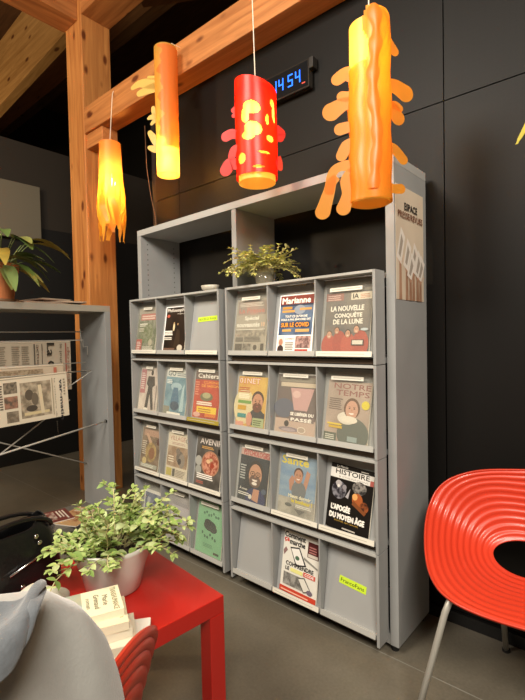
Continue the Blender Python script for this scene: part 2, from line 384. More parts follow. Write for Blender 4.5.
def rack(u0, u1, label, brights, plex, labels):
    root = empty('magazine_rack', (0, 0, 0), label, 'magazine rack', 'grey magazine display racks', M=RC @ Matrix.Translation((u0, 0, 0)))
    Wd = u1 - u0; cw = (Wd - 2 * TS) / 3; cells = []
    for r in range(4):
        z1 = HR - RH * r; z0 = z1 - RH
        f = MB()
        for x in (0, Wd - TS): f.box(x, x + TS, -DR, -.001, z0 + .0015, z1 - .0015, GREY)
        f.box(TS, Wd - TS, -DR, -.001, z1 - .012, z1 - .0015, RAIL)
        f.box(TS, Wd - TS, -DR + .028, -.001, z0 + .0015, z0 + .02, GAP_SHADE)  # dark brown strip paints the shadow in the gap below the lip
        f.build('row_frame', root, bevel=.0008)
        for c in (1, 2):
            x = TS + cw * c
            MB().prism([(-DR + .003, z0 + .026), (-.002, z0 + .026), (-.002, z1 - .013), (-DR + .003, z1 - .013)], x - .003, x + .003, GREY,
                       Matrix(((0, 0, 1, 0), (1, 0, 0, 0), (0, 1, 0, 0), (0, 0, 0, 1)))).build('divider', root)
        for c in range(3):
            xc = TS + cw * (c + .5); hw = cw / 2 - .0045
            M = Matrix.Translation((xc, -DR + .024, z0 + .042)) @ Matrix.Rotation(pi / 2 - TAU, 4, 'X')
            fl = MB().box(-hw, hw, -.014, .302, -.004, -.0005, FLAP, M)
            fl.box(-hw, hw, -.016, -.002, -.004, .026, RAIL if brights[r][c] == 0 else FLAP, M)
            fl.box(-hw, hw, -.016, .006, .024, .0265, RAIL if brights[r][c] == 0 else FLAP, M)
            o = fl.build('flap', root, bevel=.0005)
            if brights[r][c]:
                e = MB(); e.box(-hw, hw, -.015, .0055, .0267, .0285, WHT if brights[r][c] == 1 else P('#9C8B32'), M)
                e.box(-hw + .01, hw - .03, -.006, -.0035, .0285, .0288, P('#B8B4A8'), M)
                e.build('lip_label', o)
            if plex[r][c]:
                w2 = hw - .012
                cc = MB().box(-w2, w2 - .0, .002, .285, .0195, .0212, PLX, M).build('clear_cover', root)
                if labels[r][c]:
                    lw = labels[r][c]; lb = MB(); lb.box(-lw / 2 - .01, lw / 2 - .01, .252, .268, .0214, .0222, WHT, M)
                    lb.box(-lw / 2, lw / 2 - .02, .258, .262, .0222, .0225, P('#B4B0A4'), M)
                    lb.build('title_label', cc)
            cells.append((r, c, u0 + xc))
    return {(r, c): u for r, c, u in cells}
L0, L1, R0, R1 = .0114, .824, .8700, 1.6814
CL = rack(L0, L1, 'left grey magazine rack, the one with the mint green poster in its bottom row', [[1, 0, 1], [0, 0, 2], [1, 1, 1], [0, 0, 0]],
          [[1, 0, 0], [1, 1, 1], [1, 1, 0], [1, 1, 1]], [[.09, 0, 0], [.07, .12, .13], [.1, .11, 0], [0, .09, .14]])
CR = rack(R0, R1, 'right grey magazine rack, nearest the red ribbed chair', [[0, 0, 1], [0, 0, 0], [0, 1, 1], [0, 1, 0]],
          [[1, 0, 1], [1, 1, 1], [1, 1, 0], [0, 0, 0]], [[.12, 0, .15], [.13, .14, .15], [.12, .12, 0], [0, 0, 0]])

def mag(cells, row, col, W_, H_, label, fn, dx=0, tilt=0, base='#FFFFFF', T=.004, name='magazine', cat='magazine', z=.003, grp='magazines in the display racks'):
    M = flap_M(cells[(row, col)] + dx - (.010 if cells is CL else .004), row) @ Matrix.Translation((0, 0, z)) @ Matrix.Rotation(radians(tilt), 4, 'Z')
    root = empty(name, (0, 0, 0), label, cat, grp, M=M)
    s = Sheet(W_, H_, base, T=.0012, z0=T); fn(s); s.build('cover', root)
    p = MB().box(-W_ / 2 + .001, W_ / 2 + .0015, .001, H_ - .001, 0, T, P('#D9D4C6', rough=.7)); p.build('pages', root)
    return root
WH = '#E9E6DC'
mag(CL, 0, 0, 0.2, 0.265, 'magazine with red title band and green picture, first in top row of left rack', lambda s: (
    s.R(0, 0, 1, 1, mot('#8E8F80', '#5F6B52', 30)), s.R(0, .86, 1, 1, '#A79F92'), s.R(.12, .72, 1, .87, '#B9726A'), s.lines(.18, .745, .94, .85, 2, '#E0C6BC', 9, .6),
    s.E(.5, .42, .33, .24, mot('#66734F', '#8A8F78', 50)), s.R(.1, .62, .5, .645, WH), s.R(.1, .58, .4, .6, WH), s.R(0, 0, .3, .28, '#B4574D'), s.lines(.04, .04, .26, .24, 5, '#E8D4CC', 2),
    s.lines(.36, .03, .95, .12, 3, '#DAD6C8', 3, .6), s.E(.74, .2, .1, .08, '#B4AF9A'), s.lines(.1, .46, .36, .55, 3, '#D8D4C4', 4)), dx=-.005)
mag(CL, 0, 1, 0.2, 0.26, 'black magazine with white title and tiny lit figure, top row of left rack', lambda s: (
    s.R(.04, 0, 1, .98, mot('#1C130D', '#2E2016', 10)), s.T('Philosophie', .08, .86, .9, .09, '#E6E0D6', bold=.004), s.T('magazine', .55, .81, .38, .035, '#D8D2C6'), s.E(.15, .79, .07, .035, '#B85A48'),
    s.E(.45, .54, .045, .09, '#D8C8A0'), s.E(.45, .63, .03, .02, '#B89870'), s.E(.62, .6, .03, .025, '#A88860'), s.pts([(.5, .1), (.8, .05), (.75, .45), (.6, .5)], '#3A2C20'),
    s.lines(.02, .36, .5, .47, 3, '#F2EEE4', 5, .7), s.lines(.02, .26, .5, .33, 2, '#E2DED2', 6, .6), s.E(.8, .08, .12, .07, '#C9C0AE'), s.lines(.05, .03, .6, .09, 2, '#8A6A58', 7)), dx=.008)
mag(CL, 1, 0, 0.19, 0.262, 'pink and white magazine with a dark standing figure, left rack', lambda s: (
    s.R(0, 0, 1, 1, mot('#D9CFC6', '#C4B4AC', 12)), s.R(.02, .4, .3, .96, '#B5757A'), s.E(.62, .88, .07, .06, '#2D2A2A'), s.pts([(.42, .8), (.76, .8), (.82, .6), (.7, .55), (.72, .4), (.44, .4), (.46, .56), (.36, .62)], '#35312F'),
    s.pts([(.43, .44), (.58, .44), (.52, .05), (.4, .02), (.36, .05)], '#3C3836'), s.pts([(.55, .44), (.72, .44), (.84, .04), (.72, .03)], '#3C3836'), s.lines(.06, .5, .26, .9, 8, '#E4D2CE', 3), s.R(.9, .05, .94, .6, '#8A8480'), s.E(.45, .04, .12, .03, '#EFEAE0')), dx=-.004)
mag(CL, 1, 1, 0.2, 0.26, 'pale blue magazine with a blue bottle shape, second row of left rack', lambda s: (
    s.R(0, 0, 1, 1, mot('#7FA3B2', '#5D8699', 12)), s.R(0, .83, 1, 1, '#CFD3CF'), s.T('GO', .06, .855, .36, .11, '#5C6A74', bold=.006), s.lines(.48, .86, .95, .94, 2, '#7A8890', 3),
    s.E(.5, .62, .25, .09, '#9DBBC9'), s.pts([(.38, .6), (.58, .6), (.68, .3), (.62, .14), (.34, .14), (.3, .3)], '#44708F'), s.E(.5, .2, .2, .1, '#2F4C66'), s.pts([(.72, .1), (.9, .1), (.86, .7), (.78, .6)], '#A9C6CE'),
    s.lines(.04, .68, .3, .78, 3, '#E8EDEE', 4), s.R(0, 0, .28, .18, '#8B8C80'), s.R(.18, .01, .8, .06, '#EDEBE4')), tilt=-1)
mag(CL, 1, 2, 0.205, 0.26, 'red and orange magazine with a bright yellow box, left rack', lambda s: (
    s.R(0, 0, 1, 1, mot('#C04A2C', '#A83A22', 8)), s.R(0, .82, 1, 1, '#6A5A55'), s.T('Cahiers', .1, .855, .8, .09, '#EDE8E0', bold=.005), s.T('CUISINE', .34, .74, .6, .05, '#E89A3A', bold=.003), s.T('DE SAISON', .28, .67, .66, .05, '#F0A83A', bold=.003),
    s.E(.5, .47, .25, .09, '#6D6B4C'), s.E(.5, .5, .16, .06, '#A9A77E'), s.lines(.14, .3, .85, .38, 2, '#EFE3D2', 5, .7), s.R(.16, .14, .92, .27, '#E9C736'), s.lines(.22, .16, .84, .25, 2, '#B07A20', 6), s.R(.5, .07, .92, .14, '#D87A2A'),
    s.E(.18, .1, .14, .05, '#D8A89A'), s.R(0, 0, 1, .035, '#A8A49A'), s.lines(.04, .5, .2, .8, 6, '#DE8A6A', 8)), dx=.004)
mag(CL, 2, 0, 0.19, 0.25, 'brown and beige magazine in the third row, first column of left rack', lambda s: (
    s.R(0, 0, 1, 1, mot('#8F7A66', '#6D5A48', 14)), s.R(.1, .8, .9, .95, '#B3907C'), s.pts([(.2, .86), (.34, .86), (.75, .5), (.6, .46)], '#C9A58C'), s.E(.55, .42, .3, .24, mot('#B59A62', '#8B744A', 30)), s.E(.6, .4, .16, .14, '#8C5E3C'),
    s.lines(.05, .35, .3, .7, 7, '#CFC4B4', 3), s.E(.9, .7, .09, .08, '#5A2E22'), s.R(.05, .04, .95, .14, '#A9ACA0'), s.lines(.1, .06, .8, .13, 2, '#E4E2D8', 4), s.E(.25, .2, .12, .08, '#D6C08A')), dx=-.004)
mag(CL, 2, 1, 0.195, 0.252, 'cream magazine with a seated grey dog picture, left rack', lambda s: (
    s.R(0, 0, 1, 1, '#DCD2BE'), s.T('VILLAGE', .08, .83, .72, .1, '#C09A8C', bold=.005), s.E(.9, .86, .08, .05, '#8C867C'), s.E(.9, .86, .05, .032, '#DCD2BE'), s.lines(.2, .74, .86, .8, 2, '#B89A90', 3),
    s.R(.03, .24, .97, .7, mot('#B39C84', '#94785E', 14)), s.E(.62, .47, .16, .14, '#6B625C'), s.E(.52, .6, .1, .07, '#7A6E66'), s.E(.72, .4, .14, .16, '#8E857C'), s.E(.62, .38, .08, .07, '#3E3A3A'), s.lines(.08, .34, .4, .5, 3, '#E8DCC8', 5),
    s.R(.05, .03, .3, .2, '#C0B25C'), s.R(.34, .03, .46, .2, '#5C5A54'), s.lines(.5, .04, .95, .2, 5, '#9C948A', 6)), dx=.002)
mag(CL, 2, 2, 0.205, 0.265, 'dark food magazine with a round pink dish on its cover, left rack', lambda s: (
    s.R(0, 0, 1, 1, mot('#6A655E', '#4C4842', 10)), s.T('AVENIR', .12, .85, .84, .11, '#CDC3BA', bold=.006), s.lines(.2, .76, .7, .82, 2, '#C89A5A', 3), s.E(.12, .5, .13, .1, '#A3A29A'), s.E(.14, .32, .12, .09, '#9A9A92'),
    s.E(.58, .48, .34, .25, '#A77C62'), s.E(.58, .48, .3, .22, mot('#C98F76', '#8E4B38', 60)), s.E(.5, .52, .08, .04, '#D8B48C'), s.E(.66, .45, .08, .05, '#9A4634'), s.E(.6, .56, .06, .03, '#B9A77A'),
    s.lines(.1, .16, .85, .27, 3, '#ECE7DE', 5, .6), s.lines(.1, .06, .45, .12, 2, '#B4685A', 6), s.R(.84, .68, 1, .8, '#2B2926')), dx=.004)
mag(CL, 3, 0, 0.175, 0.225, 'white framed magazine with blue and red building photo, bottom of left rack', lambda s: (
    s.R(0, 0, 1, 1, '#E4E2DC'), s.R(.06, .05, .94, .92, mot('#5F6C86', '#8E94A4', 14)), s.R(.2, .4, .36, .8, '#B9BCC4'), s.R(.5, .3, .78, .66, '#969CB0'), s.pts([(.5, .66), (.78, .66), (.64, .78)], '#4A526B'),
    s.R(.06, .05, .94, .22, '#6E342B'), s.E(.2, .3, .1, .08, '#2C2A2E'), s.R(.4, .24, .48, .4, '#33343C')), base='#E4E2DC', dx=-.003)
mag(CL, 3, 1, 0.195, 0.245, 'faded grey lilac booklet in the bottom row of left rack', lambda s: (
    s.R(0, 0, 1, 1, mot('#A7A5A9', '#8C8C8A', 6)), s.R(.1, .4, .94, .78, '#B4B2BA'), s.lines(.15, .8, .9, .88, 2, '#96949E', 3), s.E(.22, .25, .16, .1, '#76786E'), s.lines(.2, .06, .7, .12, 2, '#7B786E', 4)), dx=.002, tilt=-1)
mag(CL, 3, 2, 0.205, 0.27, 'mint green poster with dark botanical drawing in the bottom row', lambda s: (
    s.R(0, 0, 1, 1, mot('#8DC49C', '#7DB58C', 3)), s.E(.5, .55, .24, .1, '#38423E'), s.E(.42, .61, .14, .06, '#323B37'), s.E(.63, .5, .15, .07, '#3D4743'),
    [s.E(.25 + .09 * k, .77 + .03 * sin(k * 2), .04, .025, '#4F7A60', rot=k * 30) for k in range(7)], [s.E(.24 + .1 * k, .35 + .04 * cos(k * 2), .035, .03, '#4A6E58', rot=k * 40) for k in range(6)],
    s.lines(.3, .14, .7, .22, 3, '#5C8A6E', 3, .35), s.R(.72, .05, .92, .09, '#3C4E44')), name='leaflet', cat='poster', T=.0015, base='#8DC49C', grp=None)
# right rack
mag(CR, 0, 0, 0.205, 0.26, 'newspaper in grey print with Special headline, top left of right rack', lambda s: (
    s.R(0, 0, 1, 1, '#A29C90'), s.R(.05, .7, .96, .96, mot('#A98A80', '#8E8780', 8)), s.lines(.1, .86, .9, .94, 3, '#C9BFB4', 3), s.T('La Presse', .1, .74, .8, .08, '#B9786C', bold=.004), s.T('Spécial', .3, .585, .44, .085, WH, bold=.006),
    s.T('nouveautés', .06, .475, .72, .08, WH, bold=.006), s.T('10', .84, .48, .1, .07, '#E0B89A', bold=.004), s.R(.03, .3, .97, .44, mot('#7F7A70', '#A49C8E', 60)), s.R(.04, .42, .96, .43, WH), s.lines(.34, .2, .96, .3, 4, '#5E5A52', 5),
    s.R(.05, .2, .3, .28, '#6E6A62'), s.R(.05, .02, .28, .16, '#57534C'), s.R(.31, .02, .56, .16, mot('#8A857C', '#5A564E', 60)), s.R(.6, .02, .82, .16, '#A8A296'), s.E(.7, .09, .06, .05, '#4E4A44'), s.R(.87, .02, .96, .16, '#4A4640')),
    name='newspaper', cat='newspaper', dx=-.003, base='#A29C90')
mag(CR, 0, 1, 0.195, 0.262, 'magazine with white title on red band, blue cover and orange headline', lambda s: (
    s.R(.03, .02, .97, .98, mot('#2C4468', '#6B7F98', 9)), s.R(.03, .83, .97, .98, '#7E2A20'), s.T('Marianne', .08, .845, .8, .1, '#F4F0E8', bold=.008), s.R(.03, .8, .97, .83, '#1F2B44'), s.E(.6, .73, .16, .08, '#8E97A4'),
    s.R(.1, .745, .38, .79, '#C58A34'), s.R(.1, .69, .46, .73, '#D09A50'), s.R(.6, .72, .93, .76, '#C8985A'), s.T('TOUT CE QU’ON NE', .2, .595, .62, .045, WH, bold=.004), s.T('VOUS A PAS (ENCORE) DIT', .08, .54, .84, .042, WH, bold=.004),
    s.R(.08, .43, .9, .52, '#1C2C48'), s.T('SUR LE COVID', .1, .44, .78, .07, '#F09A28', bold=.006), s.R(.14, .36, .4, .4, '#CFA15A'), s.R(.52, .35, .9, .4, '#C9A064'), s.R(.03, .02, .97, .3, '#EFECE4'),
    s.R(.04, .03, .22, .28, '#E5D8D2'), s.E(.13, .18, .06, .06, '#B5826A'), s.E(.13, .06, .09, .07, '#3A2C2C'), s.T('COMMENT', .26, .22, .26, .03, '#B03028'), s.lines(.26, .05, .5, .19, 5, '#7A746C', 4), s.R(.55, .08, .96, .28, mot('#B9968E', '#6B5250', 70)), s.R(.55, .03, .9, .06, '#B03028')),
    dx=.004, tilt=0)
mag(CR, 0, 2, 0.21, 0.27, 'dark magazine on the moon conquest with four red-suited figures', lambda s: (
    s.R(0, 0, 1, 1, mot('#7A736A', '#55565A', 6)), s.R(0, .8, .4, .92, '#8E6058'), s.lines(.04, .81, .36, .9, 3, '#C9A8A0', 3), s.R(.56, .8, 1, .91, '#D8CFBC'), s.T('IA', .6, .82, .12, .07, '#3C3A38', bold=.005), s.lines(.76, .82, .97, .89, 3, '#C08A70', 4),  # cover base lightened to paint in a hazy beige reflection
    s.R(.55, .93, 1, .97, '#7F7A70'), s.T('LA NOUVELLE', .13, .64, .72, .075, WH, bold=.006), s.T('CONQUÊTE', .22, .53, .6, .085, WH, bold=.006), s.T('DE LA LUNE', .2, .44, .64, .07, WH, bold=.006),
    s.E(.12, .12, .16, .17, '#A8493C'), s.E(.36, .16, .15, .18, '#9E4236'), s.E(.56, .13, .16, .17, '#B0503F'), s.E(.82, .14, .17, .2, '#A64638'), s.face(.13, .28, .06, '#C4957C', '#5A4232'), s.face(.3, .34, .055, '#B98A70', '#3A2A22'), s.face(.55, .29, .06, '#C29278', '#2E2420', long=True), s.face(.73, .35, .06, '#C6967C', '#4A372A'),
    s.R(.64, .12, .9, .2, '#2B2A2C'), s.R(.66, .13, .88, .19, '#D5CFC4'), s.E(.9, .35, .08, .02, '#B7C2C8')), dx=.002)
mag(CR, 1, 0, 0.19, 0.245, 'computing magazine, orange-yellow, with a bearded man on its cover', lambda s: (
    s.R(0, 0, 1, 1, mot('#D9B860', '#C9974A', 5)), s.E(.25, .4, .36, .35, '#D8CBA0'), s.T('01NET', .02, .855, .74, .115, '#C2362A', bold=.008), s.T('01NET', .03, .86, .72, .105, '#EADCCB', bold=.001), s.lines(.04, .68, .46, .8, 3, '#B25A2C', 3), s.lines(.04, .56, .44, .66, 3, '#F2EAD0', 4, .7), s.R(.04, .46, .5, .52, '#6E9A48'), s.R(.04, .33, .34, .42, '#C79A20'),
    s.R(.5, .12, .98, .3, '#32363A'), s.E(.72, .2, .26, .18, '#3A3C3E'), s.face(.72, .5, .2, '#C48E70', '#4A3424', beard='#6B402C', smile=False), s.R(.06, .18, .36, .26, '#3E8C8A'), s.E(.48, .16, .1, .14, '#C9917A'), s.R(.6, .03, .98, .2, '#A7B488'), s.lines(.63, .06, .95, .18, 3, '#5F6E44', 6), s.R(.02, .02, .3, .1, '#D69A86')), dx=-.008)
mag(CR, 1, 1, 0.222, 0.27, 'mauve magazine with pink lamp shade and two lines of white capitals', lambda s: (
    s.R(0, 0, 1, .98, '#6F6560'), s.R(.05, .86, 1, .94, '#8C867A'), s.R(.08, .78, 1, .85, '#C7B8A4'), s.R(.3, .9, .6, .97, '#B0A898'), s.R(0, .24, 1, .76, '#6E6260'), s.E(.2, .42, .26, .16, '#5F6474'), s.pts([(.34, .76), (.92, .76), (.78, .4), (.46, .4)], '#C29C9A'), s.E(.5, .66, .1, .06, '#D4B4AE'),
    s.R(0, 0, 1, .25, '#BCA79A'), s.R(.36, .3, .98, .385, '#6C5F60'), s.T('SE LIBÉRER DU', .38, .315, .56, .06, '#F1EDE6', bold=.006), s.R(.36, .215, .96, .295, '#7A6C6A'), s.T('PASSÉ', .4, .225, .5, .06, '#F1EDE6', bold=.006), s.E(.3, .17, .06, .05, '#3C3838'), s.E(.36, .08, .26, .04, '#8A7F86'), s.E(.36, .07, .18, .025, '#A89CA0'), s.E(.68, .09, .1, .05, '#E4DACC'), s.E(.68, .09, .085, .04, '#A8998C')), dx=.0)
mag(CR, 1, 2, 0.2, 0.25, 'beige magazine with a smiling woman in a pale scarf, second row of right rack', lambda s: (
    s.R(0, 0, 1, 1, mot('#B9A79A', '#9C8C80', 5)), s.T('NOTRE', .14, .87, .84, .085, '#8E5E58', bold=.003), s.T('TEMPS', .2, .76, .76, .085, '#8E5E58', bold=.003), s.lines(.06, .52, .38, .72, 6, '#6C5E58', 3), s.E(.66, .16, .36, .26, '#5E6660'), s.E(.5, .4, .22, .1, '#DAD3C6'), s.face(.6, .55, .16, '#C79A84', '#6A4F3E', long=True), s.E(.55, .38, .2, .06, '#E0DACC'),
    s.E(.9, .64, .09, .07, '#D8C83C'), s.R(.1, .22, .42, .26, '#C9A838'), s.R(.06, .27, .4, .3, '#D8BE4A'), s.R(0, 0, .3, .14, '#5C645A'), s.lines(.04, .03, .3, .12, 3, '#C8C8BC', 5), s.R(.56, .04, .78, .12, '#8FA0A0')), dx=-.006, tilt=-2)
mag(CR, 2, 0, 0.19, 0.25, 'magazine with red title and a man in black glasses on dark cover', lambda s: (
    s.R(0, 0, 1, .99, mot('#2F3B44', '#23292F', 5)), s.R(0, .86, 1, .99, '#C9A79C'), s.T('PSYCHOLOGIES', .1, .87, .88, .1, '#B04A44', bold=.006), s.E(.62, .08, .34, .2, '#2B3560'), s.pts([(.5, .05), (.72, .02), (.74, .26), (.54, .26)], '#C09078'), s.face(.56, .52, .25, '#C49478', '#2A2422', glasses=True, beard='#6B5348'), s.E(.56, .36, .09, .03, '#F0E8E0'),
    s.lines(.04, .4, .24, .7, 6, '#AEB4B4', 3), s.T('À vous', .08, .2, .26, .05, WH, bold=.003), s.lines(.04, .1, .42, .17, 2, '#E2E0DA', 4), s.E(.46, .1, .06, .045, '#DAD8CE'), s.E(.9, .26, .08, .05, '#4E5E74')), dx=-.006, tilt=-1)
mag(CR, 2, 1, 0.2, 0.262, 'blue magazine with yellow title and woman raising her arms by the sea', lambda s: (
    s.R(0, 0, 1, 1, mot('#6F8FB0', '#8AA3B8', 5, stretch=(1, 4, 1))), s.R(0, 0, 1, .28, mot('#B3AFA4', '#8F8E86', 14)), s.T('Santé', .03, .84, .74, .13, '#D9C63C', bold=.01), s.pts([(.3, .4), (.38, .4), (.42, .62), (.34, .66), (.26, .56)], '#B5826A'), s.pts([(.62, .4), (.74, .42), (.84, .74), (.74, .78)], '#B98870'), s.E(.55, .42, .2, .16, '#6E7478'), s.face(.52, .66, .13, '#B88468', '#4A3228', smile=True),
    s.T('Mieux dormir :', .28, .29, .66, .055, '#EDE6C8', bold=.005), s.T('le bonheur !', .38, .215, .56, .06, '#DCCB3E', bold=.006), s.lines(.5, .15, .95, .2, 2, '#E8E6DE', 3), s.pts([(.46, .12), (.78, .12), (.62, .03)], '#6A6A66'), s.E(.3, .16, .1, .03, '#5E6260')), dx=-.002)
mag(CR, 2, 2, 0.2, 0.262, 'black history magazine with white title band, third row of right rack', lambda s: (
    s.R(0, 0, 1, 1, '#14110F'), s.T('Le Monde', .14, .945, .26, .035, WH), s.lines(.7, .95, .92, .975, 1, '#B8B2A8', 2), s.R(0, .78, 1, .93, '#DCD9D2'), s.T('HISTOIRE', .12, .845, .78, .075, '#23201E', bold=.003), s.T('& CIVILISATIONS', .2, .795, .68, .028, '#8E8A84'), s.R(.92, .78, 1, .86, '#B4625A'),
    s.E(.24, .6, .17, .14, mot('#7F7E86', '#26232A', 60)), s.E(.22, .7, .07, .05, '#A9A5A6'), s.E(.22, .66, .03, .025, '#D9D4CE'), s.E(.36, .66, .05, .04, '#8A868A'), s.pts([(.4, .52), (.5, .66), (.47, .5)], '#A8A4A8'), s.E(.7, .7, .16, .1, mot('#8B8680', '#2C2A2A', 70)), s.E(.68, .52, .12, .1, '#A2572C'), s.E(.62, .56, .06, .05, '#D8A060'), s.E(.84, .44, .1, .08, mot('#8E4C28', '#3A1E12', 50)), s.pts([(.6, .5), (.9, .36), (.86, .32), (.56, .44)], '#7A4626'),
    s.T('L’APOGÉE', .1, .29, .44, .1, '#F2EEE6', bold=.01), s.T('DU MOYEN ÂGE', .08, .165, .8, .1, '#F2EEE6', bold=.01), s.T('CULTURE, ART, SAVOIRS', .2, .12, .56, .025, '#C9A24A'), s.R(.4, .03, .7, .05, '#B8B2A8')), base='#14110F', dx=-.004, tilt=-2.5)
mag(CR, 3, 1, 0.2, 0.268, 'white magazine with a smartphone drawing, bottom row of right rack', lambda s: (
    s.R(0, 0, 1, 1, '#DDDAD0'), s.T('Comment', .02, .885, .58, .09, '#1E1C1C', bold=.007), s.T('ça', .02, .80, .14, .07, '#C23A2C', bold=.007), s.T('marche', .18, .79, .42, .085, '#1E1C1C', bold=.007), s.R(.68, .68, .98, .93, '#4A1E1E'), s.lines(.72, .72, .94, .88, 4, '#A8706C', 3), s.R(.7, .69, .96, .74, '#C9C0B4'),
    s.pts([(.2, .74), (.46, .78), (.68, .52), (.4, .46)], '#2E2C2C'), s.pts([(.23, .72), (.45, .755), (.63, .53), (.41, .49)], '#E6E4DE'), s.E(.42, .6, .06, .035, '#4E6A54'), s.pts([(.02, .66), (.08, .72), (.14, .68), (.04, .58)], '#8C6E6C'), s.pts([(.6, .66), (.98, .56), (.98, .53), (.6, .62)], '#8A8880'),
    s.T('COMPRENDRE', .12, .44, .76, .065, '#2C2A2A', bold=.004), s.T('LE', .12, .36, .1, .055, '#2C2A2A', bold=.004), s.R(.26, .355, .6, .415, '#E0DC8C'), s.R(.62, .355, .94, .425, '#C9584A'), s.T('CODE', .66, .37, .24, .04, '#F0E4DC', bold=.003), s.R(.08, .12, .62, .32, mot('#9A9892', '#5E5C58', 40)), s.pts([(.48, .3), (.66, .34), (.86, .16), (.66, .1)], '#46443F'), s.pts([(.5, .29), (.65, .32), (.83, .17), (.67, .12)], '#D9D6CC'), s.E(.82, .14, .08, .04, '#6E6472'),
    s.R(0, 0, 1, .085, '#C2442E'), s.lines(.04, .02, .94, .06, 1, '#E9B49C', 5)), base='#DDDAD0', dx=.002, tilt=-1)
# yellow name stickers belong to the flaps they are stuck on: own small things
def sticker(cells, r, c, txt, y, W_, H_, rot, label):
    M = flap_M(cells[(r, c)], r) @ Matrix.Translation((0, y, 0.0002)) @ Matrix.Rotation(radians(rot), 4, 'Z')
    s = Sheet(W_, H_, '#C9E63C', T=.0008, edge='#C9E63C'); s.T(txt, .06, .26, .86, .5, '#2C3A20', bold=.002)
    o = s.build('name_sticker', None); o.matrix_world = M; tag(o, label, 'sticker', 'yellow name stickers on empty flaps')
sticker(CL, 0, 2, 'ACCÈS À TOUS', .165, .155, .026, 2, 'yellow sticker on the empty flap in the top row of left rack')
sticker(CR, 3, 2, 'FrancoFans', .125, .125, .03, -4, 'yellow sticker on the empty bottom flap nearest the red chair')

# poster on the cabinet's side
PM = RC @ orient((0, 1, 0), (0, 0, 1), (1, 0, 0), (W + .0005, D / 2 - .012, 1.385))
s = Sheet(.262, .44, mot('#D9C9B2', '#CDBDA8', 3), T=.001, edge='#E6E0D2')
for k, (x, b, h_) in enumerate([(.14, .02, .5), (.36, .02, .42), (.6, .02, .4), (.86, .02, .3), (.48, .0, .3), (.74, 0, .34)]):
    s.pts([(x - .05, 0), (x + .05, 0), (x + .035, h_ * .7), (x - .035, h_ * .7)], mot('#B08A70', '#9A745C', 8))
    s.E(x, h_ * .74, .07, .06, '#B88E74')
    s.pts([(x - .13, h_ * .74), (x + .03, h_ * .62), (x + .17, h_ + .06), (x + .03, h_ + .14)], '#E4DCD2'); s.pts([(x - .06, h_ * .8), (x + .0, h_ * .74), (x + .1, h_ + .02), (x + .04, h_ + .08)], '#A59A8E')
s.T('ESPACE', .28, .8, .46, .062, '#2A2420', bold=.003); s.T('PRESSE/REVUES', .06, .72, .88, .058, '#7A4630', bold=.0015)
o = s.build('poster', None); o.matrix_world = PM; tag(o, 'beige poster with raised hands holding papers on the cabinet side', 'poster')

# bowl on left rack
b = MB(); b.lathe([(.0, 0), (.03, 0), (.05, .012), (.055, .03), (.052, .03), (.046, .014), (0, .006)], P('#B9B4A6', rough=.3)); o = b.build('dish', None, smooth=True)
o.location = (RC @ Vector((.70, -.02, HR + .0))); o.scale = (1, .75, 1); tag(o, 'small shallow grey dish on top of the left rack', 'dish')

